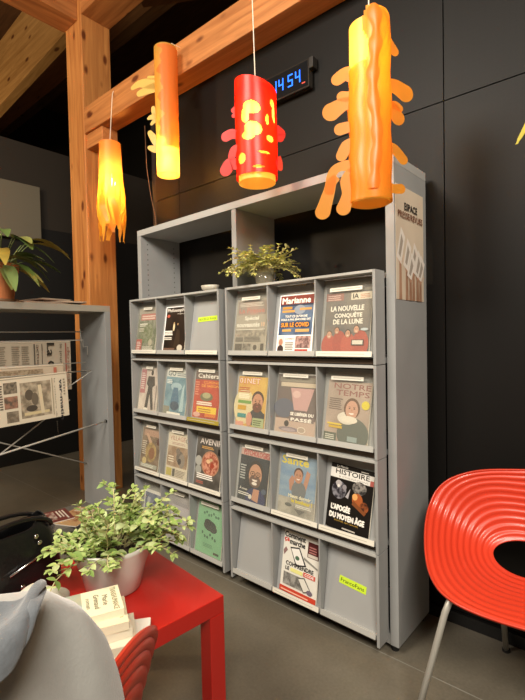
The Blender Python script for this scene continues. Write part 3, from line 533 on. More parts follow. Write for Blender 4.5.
# ------------------------------------------------------------------ plants
def leaf(mb, p, d, up_, L, Wd, m, droop=.2, cup=.25, n=4):
    d = Vector(d).normalized(); up_ = Vector(up_); s_ = d.cross(up_)
    if s_.length < 1e-3: s_ = Vector((1, 0, 0))
    s_.normalize(); u = s_.cross(d); vs = []
    for i in range(n + 1):
        t_ = i / n; wd = Wd * .5 * (sin(pi * min(1, t_ * .93 + .07)) ** .75) if 0 < i < n else Wd * .05
        c = Vector(p) + d * L * t_ - Vector((0, 0, 1)) * droop * L * t_ * t_
        vs += [c - s_ * wd + u * wd * cup, c, c + s_ * wd + u * wd * cup]
    mb.add(vs, [(3 * i + k, 3 * i + k + 1, 3 * i + 4 + k, 3 * i + 3 + k) for i in range(n) for k in (0, 1)], m)
def trailing(root, c, rim, nst, Lmin, Lmax, lw, seed, greens, stemc, bias=None, upf=1.0, step=.02, floor_z=None, dens=1, front=None, left=None):
    r = random.Random(seed); fm = MB(); sm = MB()
    for k in range(nst):
        a = r.uniform(0, 2 * pi) if not bias or r.random() < .55 else bias + r.gauss(0, .5)
        if front is not None and abs((a - front + pi) % (2 * pi) - pi) < .85 and r.random() < .3: a += pi * r.choice((.6, 1, 1.4))
        rr = rim * sqrt(r.random()) * .9
        p = Vector((c[0] + rr * cos(a), c[1] + rr * sin(a), c[2]))
        el = r.uniform(.25, 1.2) * upf; d = Vector((cos(a) * cos(el), sin(a) * cos(el), sin(el)))
        L = r.uniform(Lmin, Lmax)
        if left is not None and abs((a - left + pi) % (2 * pi) - pi) < 1.1: L *= .62
        n = int(L / step); pts = [p.copy()]; g_ = r.uniform(.06, .2)
        for i in range(n):
            d = (d + Vector((r.gauss(0, .12), r.gauss(0, .12), -g_ * (.4 + i / n) + r.gauss(0, .08)))).normalized()
            p = p + d * step
            if floor_z is not None and p.z < floor_z + .004: p.z = floor_z + .004; d.z = abs(d.z) * .1
            hd = Vector((p.x - c[0], p.y - c[1], 0))
            if p.z < c[2] + .005 and hd.length < rim * 1.1: hd = hd.normalized() * rim * 1.12; p.x = c[0] + hd.x; p.y = c[1] + hd.y
            pts.append(p.copy())
            if i >= 1 and r.random() < dens:
                for sgn in (-1, 1):
                    side = d.cross(Vector((0, 0, 1))); side = side.normalized() if side.length > .01 else Vector((1, 0, 0))
                    ld = side * sgn + d * r.uniform(.2, .8) + Vector((0, 0, r.uniform(-.2, .6)))
                    s_ = lw * r.uniform(.65, 1.15) * (1 - .35 * i / n)
                    leaf(fm, p, ld, (r.gauss(0, .3), r.gauss(0, .3), 1), s_, s_ * .62, greens[r.randrange(len(greens))], droop=r.uniform(0, .4))
        for q in range(3):
            aa = q * 2.1; leaf(fm, p, d + Vector((cos(aa) * .7, sin(aa) * .7, .3)), (0, 0, 1), lw * .6, lw * .38, greens[0])
        sm.tube(pts, .0017, stemc, 5)
    return fm.build('foliage', root, smooth=True), sm.build('stems', root, smooth=True)
GR = [P(c, rough=.45, spec=.4) for c in ('#9DB068', '#8AA458', '#B2C082', '#78924C', '#A6B27C')]
GY_LAMPLIT = [P(c, rough=.45, spec=.4) for c in ('#D2D07E', '#BFC06A', '#DEDA9C', '#A8AC60')]  # pale green leaves coloured yellower and brighter to paint in lamplight
SOIL = P('#2B2018', rough=.9, noise=.4, nscale=60)
pc = (-1.255, .735, .4805)
r0 = empty('potted_plant', pc, 'trailing green plant in white pot on the red table', 'plant')
b = MB(); b.lathe([(0, 0), (.075, 0), (.082, .006), (.098, .07), (.122, .135), (.127, .15), (.121, .15), (.112, .125), (.09, .06), (0, .05)], P('#D2D0C6', rough=.25, coat=.3), seg=40, wob=lambda a, z: 1 + .012 * sin(5 * a + 20 * z)); b.build('pot', r0, smooth=True)
MB().lathe([(0, .118), (.108, .118)], SOIL, seg=24).build('soil', r0)
trailing(r0, (0, 0, .13), .10, 120, .06, .22, .036, 11, GR, P('#B5AC7C', rough=.6), floor_z=.002, step=.020, upf=1.12, front=-.53, left=-2.5)
pt = RC @ Vector((1.02, .055, HR - .0065 + .0015))
r1 = empty('potted_plant', pt, 'small pale green trailing plant tinted yellow by painted-in lamplight, on top of the right rack', 'plant')
b = MB(); b.lathe([(0, 0), (.038, 0), (.041, .004), (.052, .095), (.048, .095), (.038, .01), (0, .008)], clear_sheet('clear_glass_pot', .08, '#F2F0DC', .25), seg=28); b.build('pot', r1, smooth=True)
MB().lathe([(0, .01), (.036, .01), (.044, .065), (0, .07)], P('#7A6A4A', rough=.8, noise=.4, nscale=80), seg=20).build('soil', r1)
trailing(r1, (0, 0, .09), .05, 75, .08, .2, .030, 5, GY_LAMPLIT, P('#B5A868', rough=.6), step=.018, upf=.8)
r2_ = empty('potted_plant', (-2.86, 1.0, 1.4765), 'dark leafy plant in terracotta pot on the low shelf', 'plant')
TC = P('#A8663A', rough=.8, noise=.12, nscale=12)
MB().lathe([(0, 0), (.055, 0), (.072, .012), (.094, .168), (.102, .17), (.106, .215), (.096, .215), (.09, .19), (0, .185)], TC, (0, 0, .013), 32).build('pot', r2_, smooth=False)
MB().lathe([(0, 0), (.085, 0), (.1, .022), (.094, .022), (.08, .008), (0, .008)], P('#6B4A2E', rough=.6), seg=32).build('saucer', r2_, smooth=True)
rr = random.Random(8); fm = MB(); sm = MB(); LG = [P(c, rough=.4) for c in ('#566B3A', '#6C7F4A', '#848A4C', '#48602C')]; YL = P('#A08A3C', rough=.5)
for k in range(34):
    a = rr.uniform(-1.0, 2.6) if k % 2 else rr.uniform(0, 2 * pi); el = rr.uniform(.2, 1.25)
    p0_ = Vector((.03 * cos(a), .03 * sin(a), .2)); L1_ = rr.uniform(.08, .26); d = Vector((cos(a) * cos(el), sin(a) * cos(el), sin(el)))
    pts = [p0_ + d * L1_ * q / 4 - Vector((0, 0, .03 * (q / 4) ** 2)) for q in range(5)]
    sm.tube(pts, .0028, P('#5C6A38'), 5)
    d2 = (d + Vector((cos(a) * .9, sin(a) * .9, -.7))).normalized()
    leaf(fm, pts[-1], d2, (0, 0, 1), rr.uniform(.15, .24), rr.uniform(.055, .085), YL if rr.random() < .22 else LG[k % 4], droop=rr.uniform(.2, .75), n=6)
fm.build('foliage', r2_, smooth=True); sm.build('stems', r2_, smooth=True)

# ------------------------------------------------------------------ low shelf with newspapers
LS = empty('low_shelf', (-2.86, 1.0, 0), 'low open grey shelf unit at left with newspaper rods', 'shelf')
def ls(name, x0, x1, y0, y1, z0, z1, mt=GREY, bv=.0015): return MB().box(x0, x1, y0, y1, z0, z1, mt, Matrix.Translation((2.86, -1.0, 0))).build(name, LS, bevel=bv)
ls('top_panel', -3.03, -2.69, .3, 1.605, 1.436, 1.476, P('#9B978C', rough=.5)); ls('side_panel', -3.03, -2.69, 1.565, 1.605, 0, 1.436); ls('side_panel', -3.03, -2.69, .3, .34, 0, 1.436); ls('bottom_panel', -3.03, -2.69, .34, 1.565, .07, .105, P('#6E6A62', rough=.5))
STL = P('#B9B6AE', rough=.35, metal=.15)
def rod(name, pts, r=.004): return MB().tube([(p[0] + 2.86, p[1] - 1, p[2]) for p in pts], r, STL, 8).build(name, LS, smooth=True)
rod('newspaper_rod', [(-2.98, .34, 1.312), (-2.98, 1.565, 1.312)])
rod('newspaper_rod', [(-2.90, .34, 1.255), (-2.90, 1.52, 1.255), (-2.90, 1.52, 1.21), (-2.90, 1.55, 1.21), (-2.90, 1.55, 1.15)], .003)
rod('newspaper_rod', [(-2.835, .34, 1.105), (-2.835, 1.50, 1.105)], .003)
rod('newspaper_rod', [(-2.765, .34, 1.052), (-2.765, 1.50, 1.052), (-2.80, 1.30, .92)], .004)
rod('brace_rod', [(-2.71, .34, .55), (-2.71, 1.565, .715)], .0055)
rod('brace_rod', [(-2.98, 1.565, .385), (-2.99, .34, .95)], .0045); rod('brace_rod', [(-2.97, .34, .15), (-2.97, 1.45, .85)], .0045)
rod('rod_hook', [(-2.90, 1.50, 1.33), (-2.895, 1.505, 1.26), (-2.90, 1.52, 1.2)], .002)
MB().box(-.012, .012, -.006, 0, -.008, .008, P('#222222'), Matrix.Translation((-2.71 + 2.86, .565, .715))).build('bolt', LS)
def paper(x, y0, y1, z0, z1, label, fn, tilt=0, base='#B9AC98'):
    Wd, Hh = y1 - y0, z1 - z0
    M = orient((0, 1, 0), (0, 0, 1), (1, 0, 0), (x, (y0 + y1) / 2, z0)) @ Matrix.Rotation(radians(tilt), 4, 'Z')
    s = Sheet(Wd, Hh, base, T=.004, edge='#C6BAA6'); fn(s)
    root = empty('newspaper', (0, 0, 0), label, 'newspaper', 'newspapers hanging on the low shelf rods', M=M)
    s.build('front_page', root)
    MB().box(-Wd / 2, Wd / 2, 0.004, Hh, -.004, 0, P('#BDB19C', rough=.8)).tube([(-Wd / 2, Hh, .001), (Wd / 2, Hh, .001)], .006, P('#C2B6A2', rough=.8), 10).build('folded_pages', root)
INK = '#5A5248'
def pcols(s, x0, y0, x1, y1, nx, seed, c='#8E8474'):
    w_ = (x1 - x0) / nx
    for k in range(nx): s.lines(x0 + k * w_ + .005, y0, x0 + (k + .9) * w_, y1, max(3, int((y1 - y0) * 26)), c, seed + k, .45)
paper(-2.892, .62, 1.425, .93, 1.245, 'newspaper hanging sideways, the rear one with a large sideways masthead', lambda s: (
    pcols(s, .03, .62, .30, .95, 3, 1), pcols(s, .32, .5, .52, .95, 2, 5), pcols(s, .54, .5, .68, .95, 2, 7), pcols(s, .03, .05, .6, .45, 6, 9), s.R(.02, .57, .3, .585, INK), s.R(.36, .46, .6, .475, INK),
    s.R(.70, .05, .71, .97, INK), s.R(.76, .05, .765, .97, INK), s.T('La Croix', .80, .98, .42, .15, '#3A342C', rot=-90, bold=.003), s.T('actualités', .72, .96, .3, .06, INK, rot=-90), s.T('le journal du jour', .895, .96, .42, .07, INK, rot=-90), s.R(.945, .02, .955, .98, '#A0594A'), s.T('dossier', .96, .9, .3, .06, '#9A6A5A', rot=-90)))
paper(-2.835, .7, 1.345, .86, 1.098, 'middle newspaper on the rods, showing a printed strip between the other two', lambda s: (
    pcols(s, .03, .4, .3, .95, 3, 21), s.R(.36, .62, .8, .93, mot('#7F6E58', '#A5947C', 60)), s.R(.1, .6, .3, .9, mot('#7A6A58', '#99897A', 50)), s.R(.9, .1, .93, .95, '#B06A58')), base='#C2B29C')
paper(-2.765, .94, 1.342, .775, 1.045, 'front newspaper hanging sideways on the rods, with a column of photos', lambda s: (
    s.R(.30, .1, .74, .88, mot('#7E7260', '#B3A690', 26)), s.R(.34, .16, .7, .22, '#C9B890'), s.E(.42, .6, .06, .12, '#5A5044'), s.E(.5, .5, .05, .14, '#6A6052'), s.pts([(.58, .16), (.63, .16), (.60, .8), (.55, .8)], '#D0C2A4'), s.E(.45, .3, .08, .07, '#4C453C'),
    s.R(.08, .68, .26, .92, mot('#8A7E6C', '#574F44', 50)), s.R(.08, .36, .26, .62, mot('#9C7460', '#5E5246', 40)), s.R(.1, .06, .26, .3, mot('#8E8270', '#6A6052', 40)), s.lines(.02, .36, .065, .9, 10, INK, 4), s.R(.755, .08, .77, .92, '#A39880'), s.T('la victoire du jour', .79, .9, .86, .03, INK, rot=-90),
    s.T('var-matin', .87, .86, .62, .07, '#33363E', rot=-90, bold=.003), s.lines(.93, .5, .96, .9, 6, '#8A8070', 6)), tilt=2.2, base='#D2C7B2')
# folded newspapers lying on top, magazines on the bottom board
rr = random.Random(3)
for k, (y, dy, z, lab) in enumerate([(1.19, .13, 1.4765, 'folded newspaper, longest of the low pile on the low shelf'), (1.33, .11, 1.4875, 'folded newspaper in the middle of the low shelf pile'), (1.24, .085, 1.4985, 'crumpled newspaper on top of the low shelf pile')]):
    m = MB(); n = 8
    for i in range(n):
        m.box(-.14, .14, -dy - .012 * rr.random(), dy + .03 * rr.random(), i * .0013, i * .0013 + .0011, P(['#B9AD98', '#8C8272', '#A56A5A', '#C6BCA8'][(i + k) % 4], rough=.8))
    o = m.build('folded_newspaper'); o.location = (-2.85, y, z); o.rotation_euler = (0, 0, radians([4, -8, 10][k])); tag(o, lab, 'newspaper', 'newspapers on top of low shelf')
for k, (x, y, z, rz, c1, c2, lab) in enumerate([(-2.80, 1.39, .106, 24, '#C09A6C', '#8A4A34', 'tan magazine lying on the low shelf bottom against its end panel'), (-2.88, 1.17, .106, 60, '#4C4A48', '#A39A90', 'dark printed magazine lying on the low shelf bottom'), (-2.9, 1.24, .113, -10, '#7A4038', '#C9B8A8', 'reddish magazine overlapping the dark one on the low shelf bottom'), (-2.82, .98, .106, 10, '#8E8478', '#B9AE9E', 'grey-beige magazine lying nearest on the low shelf bottom')]):
    s = Sheet(.21, .28, c1, T=.006); s.R(.1, .2, .8, .7, mot(c2, c1, 30)); s.lines(.1, .75, .9, .95, 3, '#E3DACA', k)
    o = s.build('magazine', None); o.location = (x, y, z); o.rotation_euler = (0, 0, radians(rz)); o.matrix_world = Matrix.Translation((x, y, z)) @ Matrix.Rotation(radians(rz), 4, 'Z') @ Matrix.Translation((0, -.14, 0)); tag(o, lab, 'magazine', 'magazines lying on low shelf bottom')

# ------------------------------------------------------------------ red table
RED = P('#B5221A', rough=.32, noise=.03, nscale=4, coat=.15)
TM = orient((-.9945, .105, 0), (-.105, -.9945, 0), (0, 0, 1), (-.954, .917, 0))   # u away from corner, v toward camera
TM = Matrix(((-.9945, .105, 0, -.954), (.105, .9945, 0, .917), (0, 0, -1, .48), (0, 0, 0, 1)))
tb = empty('side_table', (-1.25, .7, 0), 'square red side table with thick legs, plant on it', 'table')
th = radians(-6.0); RT = Matrix.Translation((-.954, .917, 0)) @ Matrix.Rotation(th, 4, 'Z')
def tbox(x0, x1, y0, y1, z0, z1, n): return MB().box(x0, x1, y0, y1, z0, z1, RED, Matrix.Translation((1.25, -.7, 0)) @ RT).build(n, tb, bevel=.0025)
tbox(-.56, 0, -.56, 0, .43, .48, 'table_top')
for a, b_ in ((-.052, -.052), (-.56, -.052), (-.052, -.56), (-.56, -.56)): tbox(a, a + .052, b_, b_ + .052, 0, .43, 'leg')
# paperbacks on the table
def book(x, y, z, w_, l_, h_, rz, col, label, title=None, name='paperback'):
    root = empty(name, (x, y, z), label, 'book', 'paperbacks on the red table', rot=(0, 0, radians(rz)))
    m = MB(); m.box(-w_ / 2, w_ / 2, -l_ / 2, l_ / 2, h_ - .0012, h_, P(col, rough=.4)).box(-w_ / 2, w_ / 2, -l_ / 2, l_ / 2, 0, .0012, P(col, rough=.4)).box(w_ / 2 - .0015, w_ / 2, -l_ / 2, l_ / 2, .0012, h_ - .0012, P(col, rough=.4))
    m.build('cover', root); MB().box(-w_ / 2 + .003, w_ / 2 - .002, -l_ / 2 + .002, l_ / 2 - .002, .0013, h_ - .0013, P('#C9BFA4', rough=.8, noise=.1, nscale=200, stretch=(.1, .1, 3))).build('page_block', root)
    if title:
        s = Sheet(w_, l_, col, T=.0001, edge=col); title(s); o = s.build('cover_print', root); o.matrix_local = Matrix.Translation((0, -l_ / 2, h_ + .0002))
book(-1.035, .545, .4927, .13, .2, .024, -30, '#D8CDB6', 'cream paperback at the bottom of the pile on red table')
book(-1.05, .54, .5169, .12, .19, .022, -20, '#DDD6C2', 'cream paperback second from the bottom of the pile')
book(-1.055, .54, .5391, .12, .19, .020, -27, '#E2D9BE', 'cream paperback just under the top book of the pile', lambda s: (s.R(0, 0, 1, 1, '#DDD2B2'), s.T('Adam', .2, .9, .6, .07, '#B8985A')))
book(-1.082, .542, .5593, .12, .19, .018, -24, '#E6DFC4', 'top paperback of the pile, pale cover with dark lettering and blue picture', lambda s: (
    s.R(0, 0, 1, 1, '#E6DFBE'), s.R(0, .02, 1, .5, mot('#7FA0A6', '#B9B08E', 8)), s.E(.5, .2, .2, .1, '#7A5A44'), s.T('TRANSHUMANCE', .05, .88, .9, .07, '#6A5E34', bold=.001), s.T('Marie', .3, .76, .4, .07, '#4A442E', bold=.0008), s.T('Grimaud', .22, .65, .55, .07, '#4A442E', bold=.0008), s.T('roman', .3, .55, .4, .04, '#6A6448')))
o = MB().box(-.075, .075, -.11, .11, 0, .012, P('#E4DED0', rough=.7)).build('notebook', bevel=.002); o.location = (-1.03, .572, .4805); o.rotation_euler = (0, 0, radians(-38)); tag(o, 'white notebook lying under the pile of paperbacks', 'notebook')

# ------------------------------------------------------------------ ribbed chairs
CH = P('#C83A22', rough=.33, coat=.1)
SP = [(-1.0, (.29, .405)), (-.7, (.18, .42)), (-.35, (.05, .41)), (-.05, (-.07, .42)), (.2, (-.155, .48)), (.5, (-.235, .60)), (.8, (-.29, .73)), (1.0, (-.325, .815))]
def spine(b):
    b = max(-1, min(1, b))
    for i in range(len(SP) - 1):
        if b <= SP[i + 1][0]:
            t_ = (b - SP[i][0]) / (SP[i + 1][0] - SP[i][0]); p = [SP[max(i - 1, 0)][1], SP[i][1], SP[i + 1][1], SP[min(i + 2, len(SP) - 1)][1]]
            return tuple(.5 * (2 * p[1][k] + (p[2][k] - p[0][k]) * t_ + (2 * p[0][k] - 5 * p[1][k] + 4 * p[2][k] - p[3][k]) * t_ * t_ + (3 * p[1][k] - p[0][k] - 3 * p[2][k] + p[3][k]) * t_ ** 3) for k in (0, 1))
def shell_pt(a, b):
    q_ = [spine(b + (.12 + .34 * abs(a) ** 1.2) * k_) for k_ in (-1, -.5, 0, .5, 1)]
    x = sum(p_[0] for p_ in q_) / 5; z = sum(p_[1] for p_ in q_) / 5; x += .394 * max(0, z - .4); z = .40 + (z - .4) * .862; bk = max(0, min(1, (b + .3) / .8)); bk = bk * bk * (3 - 2 * bk) * .7 + bk * .3; st = max(0, 1.12 - sqrt((b + .05) ** 2 + .07) / .9)
    x += a * a * (.016 * bk); z += abs(a) ** 2.2 * (.11 * st)
    return Vector((x, a * .335, z))
NT, NR, RINGS = 96, 88, 11
sv = MB(); grid = []
for j in range(NR + 1):
    r_ = j / NR; row = []
    for k in range(NT):
        th_ = 2 * pi * k / NT; c_, s_ = cos(th_), sin(th_)
        ox, oy = math.copysign(abs(c_) ** .503, c_), math.copysign(abs(s_) ** .92, s_)
        hx, hy = .322 * c_, .043 + .226 * s_
        row.append((hx + (ox - hx) * r_, hy + (oy - hy) * r_))
    grid.append(row)
pos = [[shell_pt(*grid[j][k]) for k in range(NT)] for j in range(NR + 1)]
vs = []
for j in range(NR + 1):
    for k in range(NT):
        du = pos[j][(k + 1) % NT] - pos[j][k - 1]; dv = pos[min(j + 1, NR)][k] - pos[max(j - 1, 0)][k]
        n_ = du.cross(dv); n_ = n_.normalized() if n_.length > 1e-9 else Vector((0, 0, 1))
        r_ = j / NR
        vs.append(pos[j][k] + n_ * .0042 * abs(sin(pi * RINGS * r_)) * min(1, 8 * r_) * (1 if r_ < .985 else .3))
sv.add(vs, [(j * NT + k, j * NT + (k + 1) % NT, (j + 1) * NT + (k + 1) % NT, (j + 1) * NT + k) for j in range(NR) for k in range(NT)], CH)
LEGM = P('#B4B2AA', rough=.35, metal=.35)
def make_chair(loc, face, label):
    root = empty('ribbed_chair', loc, label, 'chair', 'red ribbed shell chairs', rot=(0, 0, atan2(face[1], face[0])))
    sv.build('seat_shell', root, smooth=True, solid=.008)
    for sx, sy in ((-1, -1), (-1, 1), (1, -1), (1, 1)):
        if sx < 0: key = [(.10, .13, .398), (0, .135, .392), (-.08, .125, .386), (-.12, .10, .376), (-.14, .085, .35), (-.235, .065, .0)]
        else: key = [(.12, .0, .392), (.13, .12, .395), (.18, .205, .405), (.205, .232, .395), (.215, .245, .36), (.30, .335, .0)]
        MB().tube([(x, y * sy, z) for x, y, z in key], .0105, LEGM, 12).build('leg', root, smooth=True)
        x, y, z = key[-1]; MB().lathe([(0, 0), (.014, 0), (.014, .012), (.011, .014), (0, .014)], P('#222222'), (x, y * sy, 0), 12).build('foot_cap', root)
    return root
c1 = make_chair((-.289, 1.696, 0), (cos(-1.341), sin(-1.341)), 'red ribbed shell chair beside the tall grey cabinet at right')
c2 = make_chair((-.73, .214, 0), (cos(3.696), sin(3.696)), 'red ribbed shell chair in the foreground with coat over it')

# ------------------------------------------------------------------ coat on the foreground chair
FLE = P('#9C9C98', rough=.95, noise=.05, nscale=30, bump=.12, bscale=260, sheen=.4)
HOODM = P('#5C6166', rough=.95, noise=.10, nscale=60, bump=.15, bscale=260, sheen=.3)
coat = empty('coat', (-.6, .1, .5), 'pale fleece coat with grey hood draped over the foreground chair', 'coat')
OFF = Vector((-.6, .1, .5))
def interp(tab, x):
    if x <= tab[0][0]: return tab[0][1]
    for i in range(len(tab) - 1):
        if x <= tab[i + 1][0]:
            t_ = (x - tab[i][0]) / (tab[i + 1][0] - tab[i][0]); t_ = t_ * t_ * (3 - 2 * t_) * .4 + t_ * .6
            return tab[i][1] + (tab[i + 1][1] - tab[i][1]) * t_
    return tab[-1][1]
TOP = [(-.30, .74), (-.22, .86), (-.1, .92), (.05, .95), (.16, .955), (.235, .935), (.272, .905), (.302, .86), (.322, .80), (.332, .75), (.338, .66)]
m = MB(); NU, NV = 70, 48; vs = []
for i in range(NU + 1):
    Y = -.30 + .638 * i / NU; zt = interp(TOP, Y)
    for j in range(NV + 1):
        v = j / NV; a = (v - .5) * 2      # -1 camera side hem, 1 far side hem
        depth = (.04 + .05 * min(1, abs(a) * 1.5)) * sqrt(max(0.0, 1 - min(1, abs(Y) / .345) ** 2.5)) + .008; top = 1 - abs(a) ** 3.0
        z = zt - (1 - cos(min(abs(a) * 2.2, 1) * pi / 2)) * .06 - max(0, abs(a) - .12) ** 1.15 * (.52 if a < 0 else .3) * (1.0)
        x = -.572 + (-1 if a > 0 else 1) * depth * sin(min(1, abs(a) * 2.6) * pi / 2)
        fold = .024 * (abs(sin(Y * 13 + 2.2 * a + sin(Y * 9))) - .6) * min(1, abs(a) * 2) + .007 * sin(Y * 71 + 2 + 8 * a) * min(1, abs(a) * 2) + .006 * sin(15 * a + 12 * Y)
        if a < 0: x += fold + .03 * abs(a)
        else: x -= fold * .5
        vs.append(Vector((x, Y, z)) - OFF)
m.add(vs, [(i * (NV + 1) + j, i * (NV + 1) + j + 1, (i + 1) * (NV + 1) + j + 1, (i + 1) * (NV + 1) + j) for i in range(NU) for j in range(NV)], FLE)
m.build('body', coat, smooth=True, solid=.008, sub=1)
def lerp_tab(tab, x):
    for i in range(len(tab) - 1):
        if x <= tab[i + 1][0]:
            return tab[i][1] + (tab[i + 1][1] - tab[i][1]) * (x - tab[i][0]) / (tab[i + 1][0] - tab[i][0])
    return tab[-1][1]
# hood: a soft collar with a pointed tip lying against the back
m = MB(); vs = []; NU, NV = 26, 22
for i in range(NU + 1):
    u_ = i / NU
    # rim line from left (off frame) along the top to the tip and back down
    A = Vector((-.53, lerp_tab([(0, -.12), (.6, .174), (.8, .197), (1, .220)], u_), lerp_tab([(0, .95), (.6, .971), (.8, .969), (1, .969)], u_)))
    B = Vector((lerp_tab([(0, -.43), (.8, -.45), (.92, -.47), (1, -.53)], u_), lerp_tab([(0, -.12), (.6, .150), (.8, .170), (.92, .187), (1, .220)], u_), lerp_tab([(0, .88), (.6, .955), (.8, .970), (.92, .985), (1, .967)], u_)))
    for j in range(NV + 1):
        v = j / NV; p = A.lerp(B, v); bul = sin(pi * v) * .012 * (1 - .6 * u_)
        tp = 1 - u_ ** 5; p += Vector((bul * tp + .01 * sin(9 * u_ + 4 * v) * tp, .02 * sin(pi * v) * (1 - u_), .012 * sin(7 * v + 6 * u_) * tp))
        vs.append(p - OFF)
m.add(vs, [(i * (NV + 1) + j, i * (NV + 1) + j + 1, (i + 1) * (NV + 1) + j + 1, (i + 1) * (NV + 1) + j) for i in range(NU) for j in range(NV)], HOODM)
m.build('hood', coat, smooth=True, solid=.012, sub=1)

# ------------------------------------------------------------------ black bag + cream cloth bag
BK = P('#111112', rough=.32, bump=.25, bscale=60); CHR = P('#C9C9C9', rough=.2, metal=1)
bag = empty('handbag', (-1.425, .435, .4805), 'black leather handbag with silver zip and studs beside the white plant pot', 'bag', rot=(0, 0, radians(98)))
m = MB(); vs = []; N = 36; ZS = [0, .01, .06, .13, .19, .22, .232]
for zi, z in enumerate(ZS):
    for k in range(N):
        a = 2 * pi * k / N; q = [.92, 1, 1.03, 1.0, .92, .84, .80][zi]; ca, sa = cos(a), sin(a)
        x = math.copysign(abs(ca) ** .5, ca) * .21 * q; y = math.copysign(abs(sa) ** .6, sa) * .06 * (q if z < .19 else q * .75)
        zz = z - (.03 * (1 - abs(ca)) if zi >= 5 else 0) + .006 * sin(a * 7)
        vs.append((x, y + .006 * sin(5 * a + z * 20), zz))
m.add(vs, [(i * N + k, i * N + (k + 1) % N, (i + 1) * N + (k + 1) % N, (i + 1) * N + k) for i in range(len(ZS) - 1) for k in range(N)] + [tuple(range(N))[::-1]], BK)
m.build('body', bag, smooth=True, solid=.005, sub=1)
MB().tube([(.03, -.068, .105), (.10, -.067, .122), (.17, -.062, .142)], .0032, CHR, 8).build('zip', bag, smooth=True)
for x, z in ((.115, .187), (.125, .165), (.07, .055)): MB().sphere((x, -.062, z), .0075, CHR, 12, (1, .5, 1)).build('stud', bag, smooth=True)
for s_ in (-1, 1):
    MB().tube([(.06 + .12 * cos(pi * k / 12), s_ * .035, .195 + .045 * sin(pi * k / 12)) for k in range(13)], .007, BK, 8).build('handle', bag, smooth=True)
CRM = P('#C6C2B0', rough=.9, noise=.06, nscale=20, bump=.2, bscale=120)
cb = MB(); vs = []; NU, NV = 24, 12
for i in range(NV + 1):
    t_ = i / NV
    for k in range(NU):
        a = 2 * pi * k / NU; q = sin(pi * (t_ * .92 + .08)) ** .5 if t_ < 1 else 0
        q *= 1 + .08 * sin(3 * a + 6 * t_) + .05 * sin(7 * a - 9 * t_)
        vs.append((.135 * q * cos(a), .10 * q * sin(a), .12 * t_ + .012 * sin(3 * a) * t_))
cb.add(vs, [(i * NU + k, i * NU + (k + 1) % NU, (i + 1) * NU + (k + 1) % NU, (i + 1) * NU + k) for i in range(NV) for k in range(NU)] + [tuple(range(NU))[::-1]], CRM)
o = cb.build('cloth_bag', smooth=True, sub=1); o.location = (-1.245, .50, .4805); o.rotation_euler = (0, 0, .3); o.scale = (.6, .85, .85); tag(o, 'crumpled cream cloth bag on the red table left of the pot', 'bag')

# ------------------------------------------------------------------ clock
ck = empty('digital_clock', (-1.455, 1.93, 2.592), 'black wall clock with blue digits reading 14 54', 'clock')
MB().box(-.185, .155, -.0, .035, -.068, .072, P('#2A2622', rough=.25)).build('housing', ck, bevel=.003)
MB().box(-.178, .148, -.0015, .0, -.06, .064, P('#191A1C', rough=.12)).build('screen', ck)
BL = emit('#2C6CF0', 3.5); SEG = {'1': 'bc', '4': 'fgbc', '5': 'afgcd'}
def digit(ch, x0):
    m = MB(); w_, h_, t_ = .033, .064, .0075
    S = {'a': (0, w_, h_ - t_, h_), 'g': (0, w_, h_ / 2 - t_ / 2, h_ / 2 + t_ / 2), 'd': (0, w_, 0, t_), 'b': (w_ - t_, w_, h_ / 2, h_), 'c': (w_ - t_, w_, 0, h_ / 2), 'f': (0, t_, h_ / 2, h_), 'e': (0, t_, 0, h_ / 2)}
    for q in SEG[ch]:
        a, b_, c_, d_ = S[q]; m.box(x0 + a + .001, x0 + b_ - .001, -.0035, -.0016, c_ + .001 - .03, d_ - .001 - .03, BL)
    m.build('digit', ck)
for ch, x in (('1', -.086), ('4', -.04), ('5', .022), ('4', .070)): digit(ch, x)
MB().box(.112, .132, -.0035, -.0016, -.043, -.038, emit('#D05040', 2)).build('indicator', ck)
MB().box(.155, .18, .0, .04, .02, .075, P('#1E1A16', rough=.5)).build('bracket', ck, bevel=.003)

